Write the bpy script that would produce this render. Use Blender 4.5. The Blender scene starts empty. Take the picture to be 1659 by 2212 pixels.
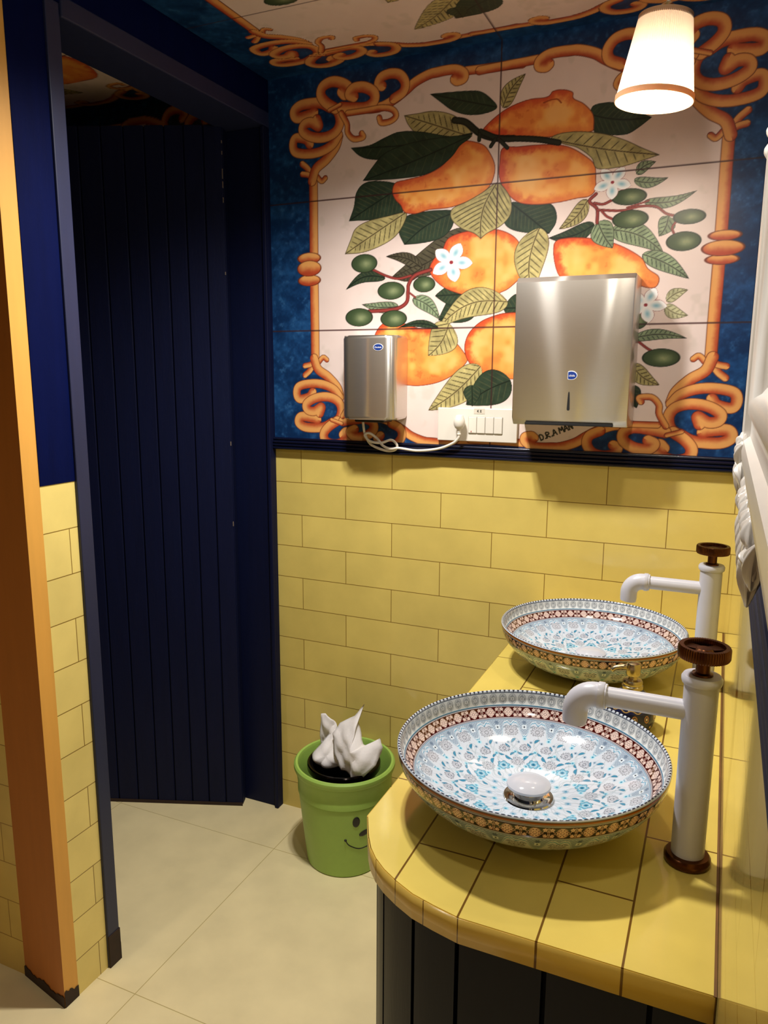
import bpy, bmesh, math
import numpy as np
from mathutils import Vector, Matrix, Quaternion
PI = math.pi
sc = bpy.context.scene; COL = sc.collection
# ---------------------------------------------------------------- camera
cam = bpy.data.cameras.new('camera'); camo = bpy.data.objects.new('camera', cam); COL.objects.link(camo); sc.camera = camo
cam.sensor_fit = 'HORIZONTAL'; cam.sensor_width = 36; cam.lens = 36 * 1639.4 / 1659; cam.clip_start = .02
camo.matrix_world = Matrix([[0.9130792, -0.0782382, 0.4002063, 1.1602388], [0.4077493, 0.1627044, -0.8984808, -1.9867778], [0.0051802, 0.983568, 0.1804636, 1.4209491], [0.0, 0.0, 0.0, 1.0]])
# ---------------------------------------------------------------- world, lights, exposure
sc.view_settings.view_transform = 'Standard'; sc.view_settings.look = 'None'; sc.view_settings.gamma = 1; sc.view_settings.exposure = 0.0
wd = bpy.data.worlds.new('world'); sc.world = wd; wd.use_nodes = True
wd.node_tree.nodes['Background'].inputs[0].default_value = (1, .8, .55, 1); wd.node_tree.nodes['Background'].inputs[1].default_value = .02
def lamp(name, kind, loc, watts, col, size, **k):
    l = bpy.data.lights.new(name, kind); o = bpy.data.objects.new(name, l); COL.objects.link(o); o.location = loc; l.energy = watts; l.color = col
    if kind == 'AREA': l.shape = 'DISK'; l.size = size
    else: l.shadow_soft_size = size
    for a, b in k.items(): setattr(l, a, b)
    return o
for k, x in enumerate((.43, .505)): lamp('ceiling_downlight', 'SPOT', (x, -.66 + .03 * k, 2.2), 51, (1, .96, .91), .03, spot_size=2.5, spot_blend=1.0)
lamp('sconce_light', 'POINT', (1.03, -1.36, 1.93), 7, (1, .93, .82), .035)
lamp('room_fill_spot', 'SPOT', (-.3, -2.6, 2.2), 26, (1, .90, .76), .05, spot_size=2.6, spot_blend=.8)  # unseen spot added behind the camera as ambient fill
LAMP_W = 5.5

PRIMS=[('Q',[(581,2075),(559,2102),(534,2118),(502,2123),(461,2126),(400,2129),(432,2104),(462,2082),(504,2066),(552,2064)],(581,2075),(400,2129),'D'),('L',(595,2072),(650,2142),45,'O',0.1),('Q',[(812,2043),(843,2052),(874,2047),(906,2031),(952,2007),(924,1988),(898,1976),(863,1978),(823,1988)],(805,2032),(952,2007),'D'),('L',(523,1784),(293,1675),91,'B',0.05),('Q',[(310,1918),(246,1932),(209,1927),(188,1905),(181,1870),(166,1834),(223,1832),(274,1831),(328,1846),(328,1862),(314,1887)],(314,1906),(166,1834),'D'),('Q',[(625,1847),(610,1823),(608,1799),(627,1781),(667,1770),(724,1764),(740,1789),(739,1817),(720,1837),(668,1839)],(625,1844),(724,1764),'D'),('Q',[(470,1839),(403,1843),(346,1837),(320,1820),(317,1792),(333,1761),(391,1763),(439,1772),(466,1794),(474,1820)],(470,1832),(333,1761),'D'),('Q',[(337,1844),(283,1839),(223,1830),(186,1813),(171,1785),(153,1747),(209,1748),(265,1763),(306,1784),(331,1815)],(333,1842),(153,1747),'O'),('L',(834,1779),(723,1754),44,'D',0.1),('L',(873,1764),(998,1702),59,'G',0.1),('L',(950,1703),(1058,1642),46,'G',0.05),('L',(532,1637),(435,1561),100,'D',0.1),('L',(511,1626),(424,1625),65,'D',0),('L',(664,1586),(612,1588),78,'D',0),('P',[(543,2024),(595,2064),(654,2082),(705,2083),(719,2094),(745,2094),(767,2085),(770,2071),(795,2056),(817,2031),(821,2004),(815,1991),(766,1991),(709,1990),(641,1999),(579,2010)]),('T',[(697,2070),(713,2074),(730,2074),(740,2065)],2.0,'o'),('P',[(481,1996),(501,2006),(546,1992),(567,1968),(580,1938),(577,1909),(562,1884),(521,1862),(467,1847),(403,1845),(364,1838),(333,1844),(321,1863),(305,1879),(296,1900),(305,1922),(336,1927),(389,1934),(431,1949),(460,1972)]),('P',[(598,1978),(641,1977),(705,1975),(759,1965),(801,1941),(827,1916),(832,1884),(832,1857),(817,1844),(790,1842),(741,1836),(681,1836),(638,1847),(606,1877),(591,1910),(591,1947)]),('Q',[(517,2014),(483,2058),(454,2076),(412,2087),(369,2087),(329,2086),(339,2064),(357,2043),(383,2024),(430,2018)],(513,2014),(329,2086),'O'),('Q',[(519,2021),(463,2020),(378,2041),(317,2048),(273,2038),(228,2024),(172,2023),(200,1999),(241,1986),(336,1977),(443,1981)],(519,2021),(172,2023),'D'),('Q',[(513,2016),(421,2021),(335,2015),(273,1999),(237,1968),(218,1946),(208,1935),(273,1932),(336,1931),(389,1934),(431,1949),(465,1972),(485,1995)],(513,2016),(208,1935),'D'),('P',[(440,1739),(456,1769),(490,1782),(532,1786),(585,1785),(626,1770),(651,1746),(672,1703),(665,1670),(646,1652),(623,1634),(599,1623),(597,1608),(570,1603),(545,1609),(532,1618),(494,1627),(450,1644),(419,1669),(406,1694),(418,1720)]),('P',[(737,1739),(774,1752),(842,1745),(897,1727),(947,1697),(965,1670),(991,1650),(988,1628),(968,1624),(924,1635),(859,1626),(791,1634),(749,1669)]),('P',[(248,1531),(294,1564),(377,1542),(426,1537),(475,1512),(510,1475),(520,1455),(490,1422),(442,1397),(388,1386),(342,1387),(277,1396),(243,1464)]),('P',[(510,1495),(522,1527),(551,1554),(588,1569),(625,1576),(665,1571),(707,1532),(702,1455),(671,1411),(631,1405),(606,1399),(576,1402),(563,1419),(533,1439),(515,1463)]),('Q',[(585,1897),(550,1878),(509,1859),(467,1843),(466,1817),(494,1792),(528,1778),(547,1763),(565,1776),(601,1792),(624,1817),(625,1850),(608,1880)],(585,1895),(547,1763),'O'),('L',(699,1779),(687,1615),93,'O',-0.1),('L',(624,1603),(435,1541),83,'O',-0.15),('L',(465,1552),(407,1467),96,'O',0.1),('L',(556,1439),(410,1319),90,'O',0.05),('L',(639,1403),(518,1337),104,'D',-0.05),('L',(534,1390),(536,1333),54,'D',0),('Q',[(719,1987),(742,1996),(790,1995),(847,1983),(895,1964),(934,1943),(975,1923),(929,1912),(883,1904),(833,1906),(818,1932),(784,1958),(751,1970)],(719,1985),(975,1923),'O'),('T',[(469,2058),(500,2049),(537,2019),(578,2003),(625,1997)],16.6,'k'),('T',[(539,2023),(588,2001),(641,1995),(692,1987),(738,1975)],14.6,'k'),('T',[(537,2017),(536,2003)],10.1,'k'),('T',[(578,2000),(567,1985)],10.0,'k'),('T',[(586,2001),(610,1977)],10.0,'k'),('L',(815,1837),(748,1773),43,'O',0.1),('L',(946,1821),(1061,1837),29,'G',-0.1),('L',(1003,1786),(985,1741),45,'G',0.1),('L',(842,1784),(880,1721),63,'G',-0.05),('T',[(834,1849),(819,1833),(838,1814),(840,1782)],8.1,'r'),('T',[(831,1828),(852,1824),(873,1832)],6.6,'r'),('T',[(838,1812),(896,1806),(935,1812),(973,1809),(997,1792),(1018,1785)],6.1,'r'),('T',[(849,1809),(861,1796),(876,1788)],6.0,'r'),('T',[(908,1812),(935,1818),(957,1824)],4.0,'r'),('T',[(1021,1773),(1013,1759),(1019,1743)],5.5,'r'),('E',(911,1836),41,19),('E',(917,1785),42,21),('E',(1049,1781),36,17),('E',(1040,1727),39,22),('L',(920,1872),(997,1871),28,'G',-0.1),('L',(924,1887),(967,1909),29,'G',0.1),('F',(871,1872),45,0.3),('L',(386,1698),(279,1734),37,'B',-0.1),('L',(384,1699),(298,1678),37,'B',0.1),('L',(277,1678),(156,1651),36,'D',-0.15),('L',(317,1601),(206,1609),35,'G',0.05),('L',(360,1621),(440,1562),44,'G',0.1),('L',(435,1541),(318,1543),23,'D',-0.1),('T',[(410,1693),(366,1681),(348,1660),(345,1640),(342,1612),(317,1596),(276,1591),(228,1590)],10.5,'r'),('T',[(353,1680),(316,1674),(280,1683),(238,1702)],7.0,'r'),('T',[(349,1636),(367,1623)],5.0,'r'),('E',(213,1719),40,25),('E',(295,1643),41,24),('E',(392,1656),32,21),('E',(197,1574),43,25),('E',(303,1568),40,23),('F',(468,1709),59,0.1),('T',[(934,1513),(954,1504)],6.0,'r'),('T',[(951,1501),(979,1480),(1008,1468)],6.5,'r'),('T',[(946,1513),(946,1448)],7.0,'r'),('L',(938,1506),(1064,1505),30,'G',0.08),('L',(942,1443),(1009,1395),44,'O',-0.1),('L',(941,1394),(959,1338),45,'D',0),('E',(1008,1460),44,22),('E',(948,1549),24,21),('L',(1011,1593),(1058,1617),31,'Y',0.1),('L',(1008,1581),(1062,1558),34,'Y',-0.1),('F',(965,1585),49,0.1),('K',(38,1742),39,16),('K',(38,1681),38,16),('K',(38,1714),40,22),('K',(1128,1735),37,12),('K',(1126,1682),38,12),('K',(1126,1707),47,18)]
MOTIF=[([(55,461),(-14,463),(-90,465)],17),([(-533,34),(-532,154),(-532,248)],23),([(-120,450),(-112,445),(-96,449),(-98,462),(-123,473),(-169,473),(-194,470),(-228,458),(-253,442),(-284,425),(-324,411),(-369,411),(-415,415)],21),([(-322,461),(-333,467),(-324,483),(-297,488),(-271,481),(-256,460),(-262,439),(-288,426)],22),([(-521,255),(-506,241),(-494,248)],12),([(-567,292),(-550,278),(-535,256)],14),([(-567,265),(-548,261),(-535,252)],13),([(-452,351),(-462,325),(-491,296),(-523,275),(-536,244)],23),([(-542,341),(-554,355),(-586,362),(-596,347),(-589,326),(-554,317),(-510,318),(-472,332),(-452,355)],22),([(-528,421),(-543,417),(-582,414),(-591,431),(-572,444),(-538,446),(-504,442),(-476,428)],24),([(-519,402),(-514,384),(-538,397),(-560,393),(-563,376),(-534,359),(-495,354),(-462,364),(-448,386),(-454,414),(-476,430)],23),([(-442,463),(-431,454),(-419,467),(-438,483),(-470,492),(-499,484),(-506,463),(-490,442),(-461,423)],24),([(-405,446),(-419,454),(-405,467),(-373,465),(-346,448),(-346,427),(-369,415),(-405,418),(-443,424)],24),([(-330,384),(-323,371),(-297,372),(-281,383),(-292,400),(-324,408),(-369,407),(-424,407)],13),([(-382,351),(-378,341),(-406,340),(-424,358),(-426,380),(-443,409)],13),([(-480,421),(-447,431)],10)]
CREAM=[(-533,34),(-531,248),(-516,275),(-467,314),(-443,358),(-433,404),(-369,407),(-288,412),(-253,430),(-228,449),(-185,465),(-90,465),(55,461)]
# ---------------------------------------------------------------- painted patterns (numpy canvases, later vertex colours)
RNG = np.random.default_rng(7)
def sm(a, b, x):
    t = np.clip((x - a) / (b - a), 0, 1); return t * t * (3 - 2 * t)
def noise(x, y, s, seed=0):
    x = x / s; y = y / s; xi = np.floor(x).astype(int); yi = np.floor(y).astype(int); fx = x - xi; fy = y - yi
    fx = fx * fx * (3 - 2 * fx); fy = fy * fy * (3 - 2 * fy)
    def h(a, b):
        v = np.sin(a * 127.1 + b * 311.7 + seed * 74.7) * 43758.5453; return v - np.floor(v)
    return (h(xi, yi) * (1 - fx) + h(xi + 1, yi) * fx) * (1 - fy) + (h(xi, yi + 1) * (1 - fx) + h(xi + 1, yi + 1) * fx) * fy
def fbm(x, y, s, seed=0): return .5 * noise(x, y, s, seed) + .3 * noise(x, y, s / 2, seed + 1) + .2 * noise(x, y, s / 4, seed + 2)
def spline(P, closed=False, n=8):
    P = np.array(P, float)
    if len(P) < 3 and not closed: return P
    Q = np.vstack([P[-1], P, P[0], P[1]]) if closed else np.vstack([2 * P[0] - P[1], P, 2 * P[-1] - P[-2]])
    o = []
    for i in range(1, len(Q) - 2):
        a, b, c, d = Q[i - 1:i + 3]
        for t in np.arange(n) / n:
            o.append(.5 * (2 * b + (c - a) * t + (2 * a - 5 * b + 4 * c - d) * t * t + (3 * b - a - 3 * c + d) * t ** 3))
    if not closed: o.append(Q[-2])
    return np.array(o)
class Canvas:
    def __init__(s, x0, x1, y0, y1, step):
        s.nx = int(round((x1 - x0) / step)) + 1; s.ny = int(round((y1 - y0) / step)) + 1; s.x0 = x0; s.y0 = y0; s.st = step
        s.X, s.Y = np.meshgrid(x0 + np.arange(s.nx) * step, y0 + np.arange(s.ny) * step); s.C = np.zeros((s.ny, s.nx, 3))
    def win(s, xa, xb, ya, yb):
        i0 = max(0, int((xa - s.x0) / s.st) - 1); i1 = min(s.nx, int((xb - s.x0) / s.st) + 3)
        j0 = max(0, int((ya - s.y0) / s.st) - 1); j1 = min(s.ny, int((yb - s.y0) / s.st) + 3)
        return (slice(j0, max(j0, j1)), slice(i0, max(i0, i1)))
    def put(s, w, col, a):
        a = a[..., None]; s.C[w] = s.C[w] * (1 - a) + np.asarray(col) * a
    def polyd(s, P, pad):           # distance to closed outline, + inside
        w = s.win(P[:, 0].min() - pad, P[:, 0].max() + pad, P[:, 1].min() - pad, P[:, 1].max() + pad)
        X, Y = s.X[w], s.Y[w]; d = np.full(X.shape, 1e9); ins = np.zeros(X.shape, bool)
        for a, b in zip(P, np.roll(P, -1, 0)):
            e = b - a; t = np.clip(((X - a[0]) * e[0] + (Y - a[1]) * e[1]) / (e @ e + 1e-9), 0, 1)
            d = np.minimum(d, (X - a[0] - t * e[0]) ** 2 + (Y - a[1] - t * e[1]) ** 2)
            if a[1] != b[1]: ins ^= ((a[1] > Y) != (b[1] > Y)) & (X < (b[0] - a[0]) * (Y - a[1]) / (b[1] - a[1]) + a[0])
        d = np.sqrt(d); return w, X, Y, np.where(ins, d, -d)
    def lined(s, P, pad):           # distance to open polyline, signed side, length parameter
        w = s.win(P[:, 0].min() - pad, P[:, 0].max() + pad, P[:, 1].min() - pad, P[:, 1].max() + pad)
        X, Y = s.X[w], s.Y[w]; d = np.full(X.shape, 1e9); sd = np.zeros(X.shape)
        for a, b in zip(P[:-1], P[1:]):
            e = b - a; t = np.clip(((X - a[0]) * e[0] + (Y - a[1]) * e[1]) / (e @ e + 1e-9), 0, 1)
            q = (X - a[0] - t * e[0]) ** 2 + (Y - a[1] - t * e[1]) ** 2; m = q < d
            d = np.where(m, q, d); sd = np.where(m, np.sign(e[0] * (Y - a[1]) - e[1] * (X - a[0])), sd)
        return w, X, Y, np.sqrt(d), sd
def rgb(h): return np.array([int(h[i:i + 2], 16) / 255 for i in (0, 2, 4)])
def mixc(a, b, t): t = np.asarray(t)[..., None]; return np.asarray(a) * (1 - t) + np.asarray(b) * t
OCH, ORG, RED, INK = rgb('dfa05c'), rgb('d07c40'), rgb('ac4428'), rgb('5c2418')
def scroll(c, P, hw):
    P = spline(P); e = np.diff(P, axis=0); turn = np.sum(e[:-1, 0] * e[1:, 1] - e[:-1, 1] * e[1:, 0]); sg = 1 if turn > 0 else -1
    w, X, Y, d, sd = c.lined(P, hw + 3)
    u = d / hw; v = u * sd * sg
    col = mixc(OCH, RED, sm(-.25, .95, v + .35 * (fbm(X, Y, 14, 3) - .5)))
    col = mixc(col, ORG, .5 * sm(-.6, -1, v)); col = mixc(col, INK, .85 * sm(hw - 2.6, hw - .8, d))
    c.put(w, col, sm(hw + .6, hw - .8, d))
LEAFC = dict(D=('2c3a2b', '5d5a3c', '151b14'), O=('a89c68', '3c3420', '3a2c1c'), G=('7d8c6c', '2f3a30', '2a2a24'), B=('4b4636', '231f18', '1c1812'), Y=('b3b08a', '6c6a4c', '5c5440'))
def leafq(c, P, a, b, st):
    P = np.array(P, float); a = np.array(a, float); b = np.array(b, float); k = int(np.argmin(((P - b) ** 2).sum(1))); R = np.roll(P, -k, 0); S = spline(np.vstack([R, R[:1]]), False, 5)
    w, X, Y, d = c.polyd(S, 4); L = np.hypot(*(b - a)); e = (b - a) / L; n = np.array([-e[1], e[0]]); m = S.mean(0); bend = ((m - (a + b) / 2) @ n) * 1.2
    t = ((X - a[0]) * e[0] + (Y - a[1]) * e[1]) / L; q = (X - a[0]) * n[0] + (Y - a[1]) * n[1] - bend * np.sin(np.pi * np.clip(t, 0, 1))
    F, V, K = LEAFC[st]; col = mixc(rgb(F) * .82, rgb(F) * 1.2, fbm(X, Y, 16, 5)); sp = max(12., L * .085); ph = (t * L - np.abs(q) * .75 + np.where(q > 0, sp * .45, 0)) / sp; ph = np.abs(ph - np.round(ph)) * sp
    col = mixc(col, rgb(V), sm(2.2, .7, ph) * sm(3, 12, d) * sm(1.5, 5, np.abs(q)) * (.45 if st == 'D' else .8)); col = mixc(col, rgb(K), .8 * sm(2., .6, np.abs(q))); col = mixc(col, rgb(K), .85 * sm(2.6, .6, d)); c.put(w, col, sm(-.7, .7, d))
def leaf(c, a, b, wd, st, bend):
    a = np.array(a, float); b = np.array(b, float); L = np.hypot(*(b - a)); e = (b - a) / L; n = np.array([-e[1], e[0]])
    pad = wd * .6 + abs(bend) * L
    w = c.win(min(a[0], b[0]) - pad, max(a[0], b[0]) + pad, min(a[1], b[1]) - pad, max(a[1], b[1]) + pad)
    X, Y = c.X[w], c.Y[w]; t = ((X - a[0]) * e[0] + (Y - a[1]) * e[1]) / L; q = (X - a[0]) * n[0] + (Y - a[1]) * n[1] - bend * L * np.sin(np.pi * np.clip(t, 0, 1))
    tc = np.clip(t, 0, 1); hw = wd / 2 * np.sin(np.pi * tc ** .72) ** .8 * (1 - .25 * tc)
    d = np.where((t > 0) & (t < 1), hw - np.abs(q), -np.maximum(np.abs(q), np.maximum(-t, t - 1) * L))
    F, V, K = LEAFC[st]
    f = fbm(X, Y, 16, 5); col = mixc(rgb(F) * .82, rgb(F) * 1.2, f)
    sp = max(11., wd * .17); ph = (t * L - np.abs(q) * .75 + np.where(q > 0, sp * .45, 0)) / sp; ph = np.abs(ph - np.round(ph)) * sp
    vein = sm(2.2, .7, ph) * sm(.93, .7, np.abs(q) / (hw + .1)) * sm(1.5, 4, np.abs(q))
    col = mixc(col, rgb(V), vein * (.45 if st == 'D' else .8)); col = mixc(col, rgb(K), .8 * sm(2, .6, np.abs(q)))
    col = mixc(col, rgb(K), .85 * sm(2.6, .6, d)); c.put(w, col, sm(-.7, .7, d))
def fruit(c, P):
    P = spline(P, True, 5); w, X, Y, d = c.polyd(P, 4); m = P.mean(0); R = np.sqrt(P.var(0).sum())
    f = fbm(X, Y, 60, 11); g = fbm(X, Y, 14, 12)
    col = mixc(rgb('e89a48'), rgb('efb468'), sm(.4, .75, f) * sm(4, 30, d)); col = mixc(col, rgb('dc7c3c'), sm(.52, .34, f) * .7)
    r = sm(26, 2, d + 26 * (g - .5)) * (.35 + .65 * sm(-.4, .5, (X - m[0]) * -.5 / R + (Y - m[1]) * .45 / R + (f - .5)))
    col = mixc(col, rgb('c4492a'), r * .95); col = mixc(col, rgb('c9602c'), .55 * sm(.6, .72, g) * sm(.5, .3, f))
    col = mixc(col, rgb('6c2418'), .9 * sm(2.8, .7, d)); c.put(w, col, sm(-.7, .7, d))
def stem(c, P, wd, st):
    hw = max(wd / 2, 1.6); P = spline(P); w, X, Y, d, sd = c.lined(P, hw + 2); A, B = dict(r=('8a3a34', '4a1a1a'), k=('2b2f26', '14140f'), o=('a04822', '8a3018'))[st]
    c.put(w, mixc(rgb(A), rgb(B), sm(hw * .3, hw, d)), sm(hw + .7, hw - .7, d))
def olive(c, p, rx, ry):
    w = c.win(p[0] - rx - 4, p[0] + rx + 4, p[1] - ry - 4, p[1] + ry + 4); X, Y = c.X[w], c.Y[w]
    r = np.hypot((X - p[0]) / rx, (Y - p[1]) / ry); d = (1 - r) * min(rx, ry)
    hl = np.exp(-(((X - p[0] - .15 * rx) / (rx * .45)) ** 2 + ((Y - p[1] + .05 * ry) / (ry * .5)) ** 2))
    col = mixc(rgb('39492f'), rgb('8e976e'), hl * (.7 + .3 * fbm(X, Y, 8, 2))); col = mixc(col, rgb('1c2218'), .85 * sm(3, .6, d)); c.put(w, col, sm(-.7, .7, d))
def flower(c, p, r, rot):
    w = c.win(p[0] - r - 3, p[0] + r + 3, p[1] - r - 3, p[1] + r + 3); X, Y = c.X[w] - p[0], (c.Y[w] - p[1]) * 1.15
    rr = np.hypot(X, Y); k = 2 * np.pi / 5; th = np.arctan2(Y, X) + rot; a = (th / k - np.round(th / k)) * k
    u = rr * np.cos(a); v = np.abs(rr * np.sin(a)); hw = r * .32 * np.sin(np.pi * np.clip(u / r, 0, 1) ** 1.15) ** .7; d = hw - v
    col = mixc(rgb('e9e6e4'), rgb('7fb3c4'), .9 * np.exp(-((u - r * .5) / (r * .2)) ** 2 - (v / (r * .12)) ** 2)); col = mixc(col, rgb('7c3a3a'), .7 * sm(1.8, .5, d))
    c.put(w, col, sm(-.6, .6, d)); c.put(w, rgb('8c2f38') + 0 * col, sm(r * .11, r * .07, rr))
def knuckle(c, p, rx, ry):
    w = c.win(p[0] - rx - 4, p[0] + rx + 4, p[1] - ry - 4, p[1] + ry + 4); X, Y = c.X[w], c.Y[w]
    d = (1 - np.hypot((X - p[0]) / rx, (Y - p[1]) / ry)) * ry
    col = mixc(RED, OCH, sm(-.7, .45, (Y - p[1]) / ry + .4 * (fbm(X, Y, 18, 9) - .5)) * sm(-1.2, -.5, (X - p[0]) / rx)); col = mixc(col, INK, .85 * sm(2.6, .8, d)); c.put(w, col, sm(-.7, .7, d))
def paint_mural(x0, x1, y0, y1, step, joints=True, plain=False):
    c = Canvas(x0, x1, y0, y1, step); X, Y = c.X, c.Y; cx, cy = 587, 1705
    f = fbm(X, Y * 1.6, 70, 1); g = fbm(X, Y, 12, 4)
    c.C[:] = mixc(mixc(rgb('0b2a52'), rgb('1d4a7c'), sm(.3, .8, f * .6 + g * .45)), rgb('44719a'), .35 * sm(.62, .85, g))
    Q = np.array(CREAM, float); ring = np.vstack([Q, (Q * [-1, 1])[::-1], Q * [-1, -1], (Q * [1, -1])[::-1]]) + [cx, cy]
    w, XX, YY, d = c.polyd(ring, 3); pap = mixc(rgb('dac6be'), rgb('e4d2cb'), fbm(XX, YY, 90, 6)); pap = mixc(pap, rgb('c3b6a8'), .35 * sm(.62, .8, fbm(XX, YY, 40, 8)))
    c.put(w, pap, sm(-1, 1, d))
    for pr in PRIMS:
        k = pr[0]
        if plain is True and (k == 'P' or (k == 'T' and pr[3] != 'r')) and np.mean(np.array(pr[1]), 0)[1] < 1520: continue
        if k == 'Q': leafq(c, *pr[1:])
        elif k == 'L': leaf(c, *pr[1:])
        elif k == 'P': fruit(c, pr[1])
        elif k == 'T': stem(c, *pr[1:])
        elif k == 'E': olive(c, *pr[1:])
        elif k == 'F': flower(c, *pr[1:])
    for sx in (1, -1):
        for sy in (1, -1):
            for P, wd in MOTIF: scroll(c, np.array(P, float) * [sx, sy] + [cx, cy], wd * (.62 if wd > 19 else .66))
    for pr in PRIMS:
        if pr[0] == 'K': knuckle(c, *pr[1:])
    for P in ([] if plain else SIGN): stem(c, P, 3.4, 'k')
    if joints:
        d = np.minimum(np.abs(X - 588), np.minimum(np.abs(Y - 1540), np.abs(Y - 1895))); c.put((slice(None), slice(None)), rgb('3a2020') + 0 * c.C, .8 * sm(2.6, 1., d))
    return c
# bowl: colour as a function of angle and of the distance s (mm) from the rim along the surface
def rep(th, N, off=0.):
    t = th * N / (2 * np.pi) + off; return (t - np.floor(t) - .5)
def paint_bowl(th, s, r, inside):
    """th, s, r (mm) arrays -> sRGB"""
    W = rgb('c6ceda'); C = np.zeros(th.shape + (3,)) + W
    BL, GY, NV, BR, CR, LB = rgb('4f8fae'), rgb('a2a8af'), rgb('1f2f4a'), rgb('5e342e'), rgb('dccbc6'), rgb('a9c6d6')
    def put(col, a): C[:] = C * (1 - a[..., None]) + col * a[..., None]
    def ell(x, y, a, b): return 1 - np.hypot(x / a, y / b)
    def line(d, w): return sm(w, w * .35, np.abs(d))
    def petals(x, y, R, n, w, ph=0.):
        rr = np.hypot(x, y) + 1e-6; k = 2 * np.pi / n; a = np.arctan2(y, x) + ph; a = (a / k - np.round(a / k)) * k
        u = rr * np.cos(a); v = np.abs(rr * np.sin(a)); return np.where(u < R, w * np.sin(np.pi * np.clip(u / R, 0, 1)) - v, -9.), rr
    o = 0. if inside else -22.
    def X(N, off=0.): return rep(th, N, off) * 2 * np.pi * r / N
    if inside:                                       # sawtooth rim, ogee palmettes
        x = X(156); put(NV, sm(-.35, .35, (5.2 - s) * .7 - np.abs(x)) * (s > .8)); put(NV, line(s - 5.6, .7))
        put(rgb('dfe3e6'), sm(6.6, 7.2, s) * sm(26, 25.4, s))
        x = X(72); y = s - 16.5; xx = X(36) 
        for dx, tall, col in ((0., 8.2, GY),):
            v = np.abs(x); env = 6.3 * np.clip(1 - ((y + .5) / 9.) ** 2, 0, 1) ** .6
            put(rgb('c9ced3'), sm(-.5, .5, env - v)); put(GY, line(env - v, .8) * (env > .3))
            env2 = 4.1 * np.clip(1 - ((y - .3) / 6.) ** 2, 0, 1) ** .9; put(rgb('a9afb6'), .8 * sm(-.4, .4, env2 - v)); put(rgb('6f777f'), line(env2 - v, .55) * (env2 > .3))
            p, rr = petals(x, y, 4.2, 6, 1.1, .5); put(rgb('e6e9ec'), .8 * sm(-.2, .3, p)); put(rgb('6f777f'), sm(1.1, .6, rr)); put(rgb('7d858d'), .7 * line(x, .45) * (np.abs(y) < 7.5))
        put(BL, line(s - 26.6, .9)); put(GY, line(s - 28.3, .45))
    else:
        put(NV, sm(2.2, 1.2, s)); put(rgb('b08a4a'), sm(1.2, 2, s) * sm(5, 4, s))
    # brown band of flowers
    y = s - 38.5 - o; put(BR, sm(9.7, 9.1, np.abs(y)) * 1.)
    x = X(36); p, rr = petals(x, y, 6.4, 8, 1.7); put(CR, sm(-.4, .3, p)); put(CR, line(rr - 6.2, .8)); put(BR, line(rr - 2.1, .5)); put(CR, sm(1.3, .8, rr))
    x = X(36, .5)
    for ox, oy in ((-4.2, -5), (4.2, -5), (-4.2, 5), (4.2, 5)):
        p, rr = petals(x - ox, y - oy, 3.4, 5, 1.15, .3); put(CR, sm(-.3, .3, p)); put(BR, sm(.9, .4, rr))
    for k in (-1, 1):
        put(CR, line(y - 7.2 * k * np.cos(x * np.pi / 15.5), .75)); put(CR, line(np.abs(x) - 5.3 * np.cos(y * .16) + 3.9 + 0 * k, .6) * (np.abs(y) < 8.5))
    put(W, sm(-.5, .2, np.abs(y) - 9.3) * sm(10.9, 10.5, np.abs(y))); put(BR, line(np.abs(y) - 10.6, .55)); put(BL, line(y - 12.4, .7))
    # field
    t = s - 52 - o; fld = sm(-.2, .3, t); N = 22
    x = X(N); u = np.abs(rep(th, N)) * 2                                # lambrequins
    edge = 4 + 26 * (1 - sm(.0, .8, u)) ** 1.15 + 3.2 * np.sin(u * 9.5) * (u < .7) + 5 * sm(.75, 1, u)
    q = edge - t; ins = sm(-.4, .4, q) * fld
    tex = .5 + .5 * np.sin(x * 1.35) * np.sin(t * 1.35); put(mixc(rgb('b3c0cf'), rgb('93a3b6'), tex * 1.), ins); put(rgb('6fa5c2'), line(q, 1.15) * fld); put(rgb('e8eef2'), line(q - 2.1, .8) * fld)
    p, rr = petals(x, t - 13, 5.2, 4, 2., .78); put(rgb('d3dde6'), sm(-.3, .3, p) * fld); put(NV, sm(1.7, 1.1, rr) * fld)
    p, rr = petals(x, t - 4.5, 4.2, 6, 1.1); put(rgb('77879c'), .8 * sm(-.3, .3, p) * fld)
    def lotus(xc, yc, R, col, dark):
        rr = np.hypot(xc, yc); a = np.arctan2(xc, -yc); lob = R * (.78 + .22 * np.abs(np.cos(a * 6.5))) * (1 - .25 * sm(1.9, 3.1, np.abs(a)))
        d = lob - rr; put(col, .75 * sm(-.4, .4, d)); put(dark, line(d, .65)); put(dark, .75 * line(np.mod(a * 2.1, 1.) - .5, .16) * sm(-.1, .3, d) * sm(R * .25, R * .5, rr)); put(W, .7 * line(rr - R * .5, .7)); put(dark, line(rr - R * .3, .5))
    x2 = X(N, .5); lotus(x2, t - 21, 10.8, rgb('b9bdc8'), rgb('71757f'))
    for k in (-1, 1):                                   # little sprigs and stems
        put(rgb('8d99a8'), .9 * sm(0, .6, 1.5 * ell((x2 - 9.5 * k) * .8 + k * (t - 12) * .5, (t - 12) * .8 - k * (x2 - 9.5 * k) * .5, 5, 1.6)))
    put(rgb('9aa4ad'), .8 * line(x2 + 3.5 * np.sin(t * .22), .55) * sm(30, 32, t) * fld)
    rmask = fld * sm(22, 27, r)
    def small(N_, off, tc, R, c1, c2):
        x_ = X(N_, off); p, rr = petals(x_, t - tc, R, 9, R * .3); put(c1, .95 * sm(-.3, .3, p) * rmask); put(c2, sm(R * .42, R * .28, rr) * rmask)
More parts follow.
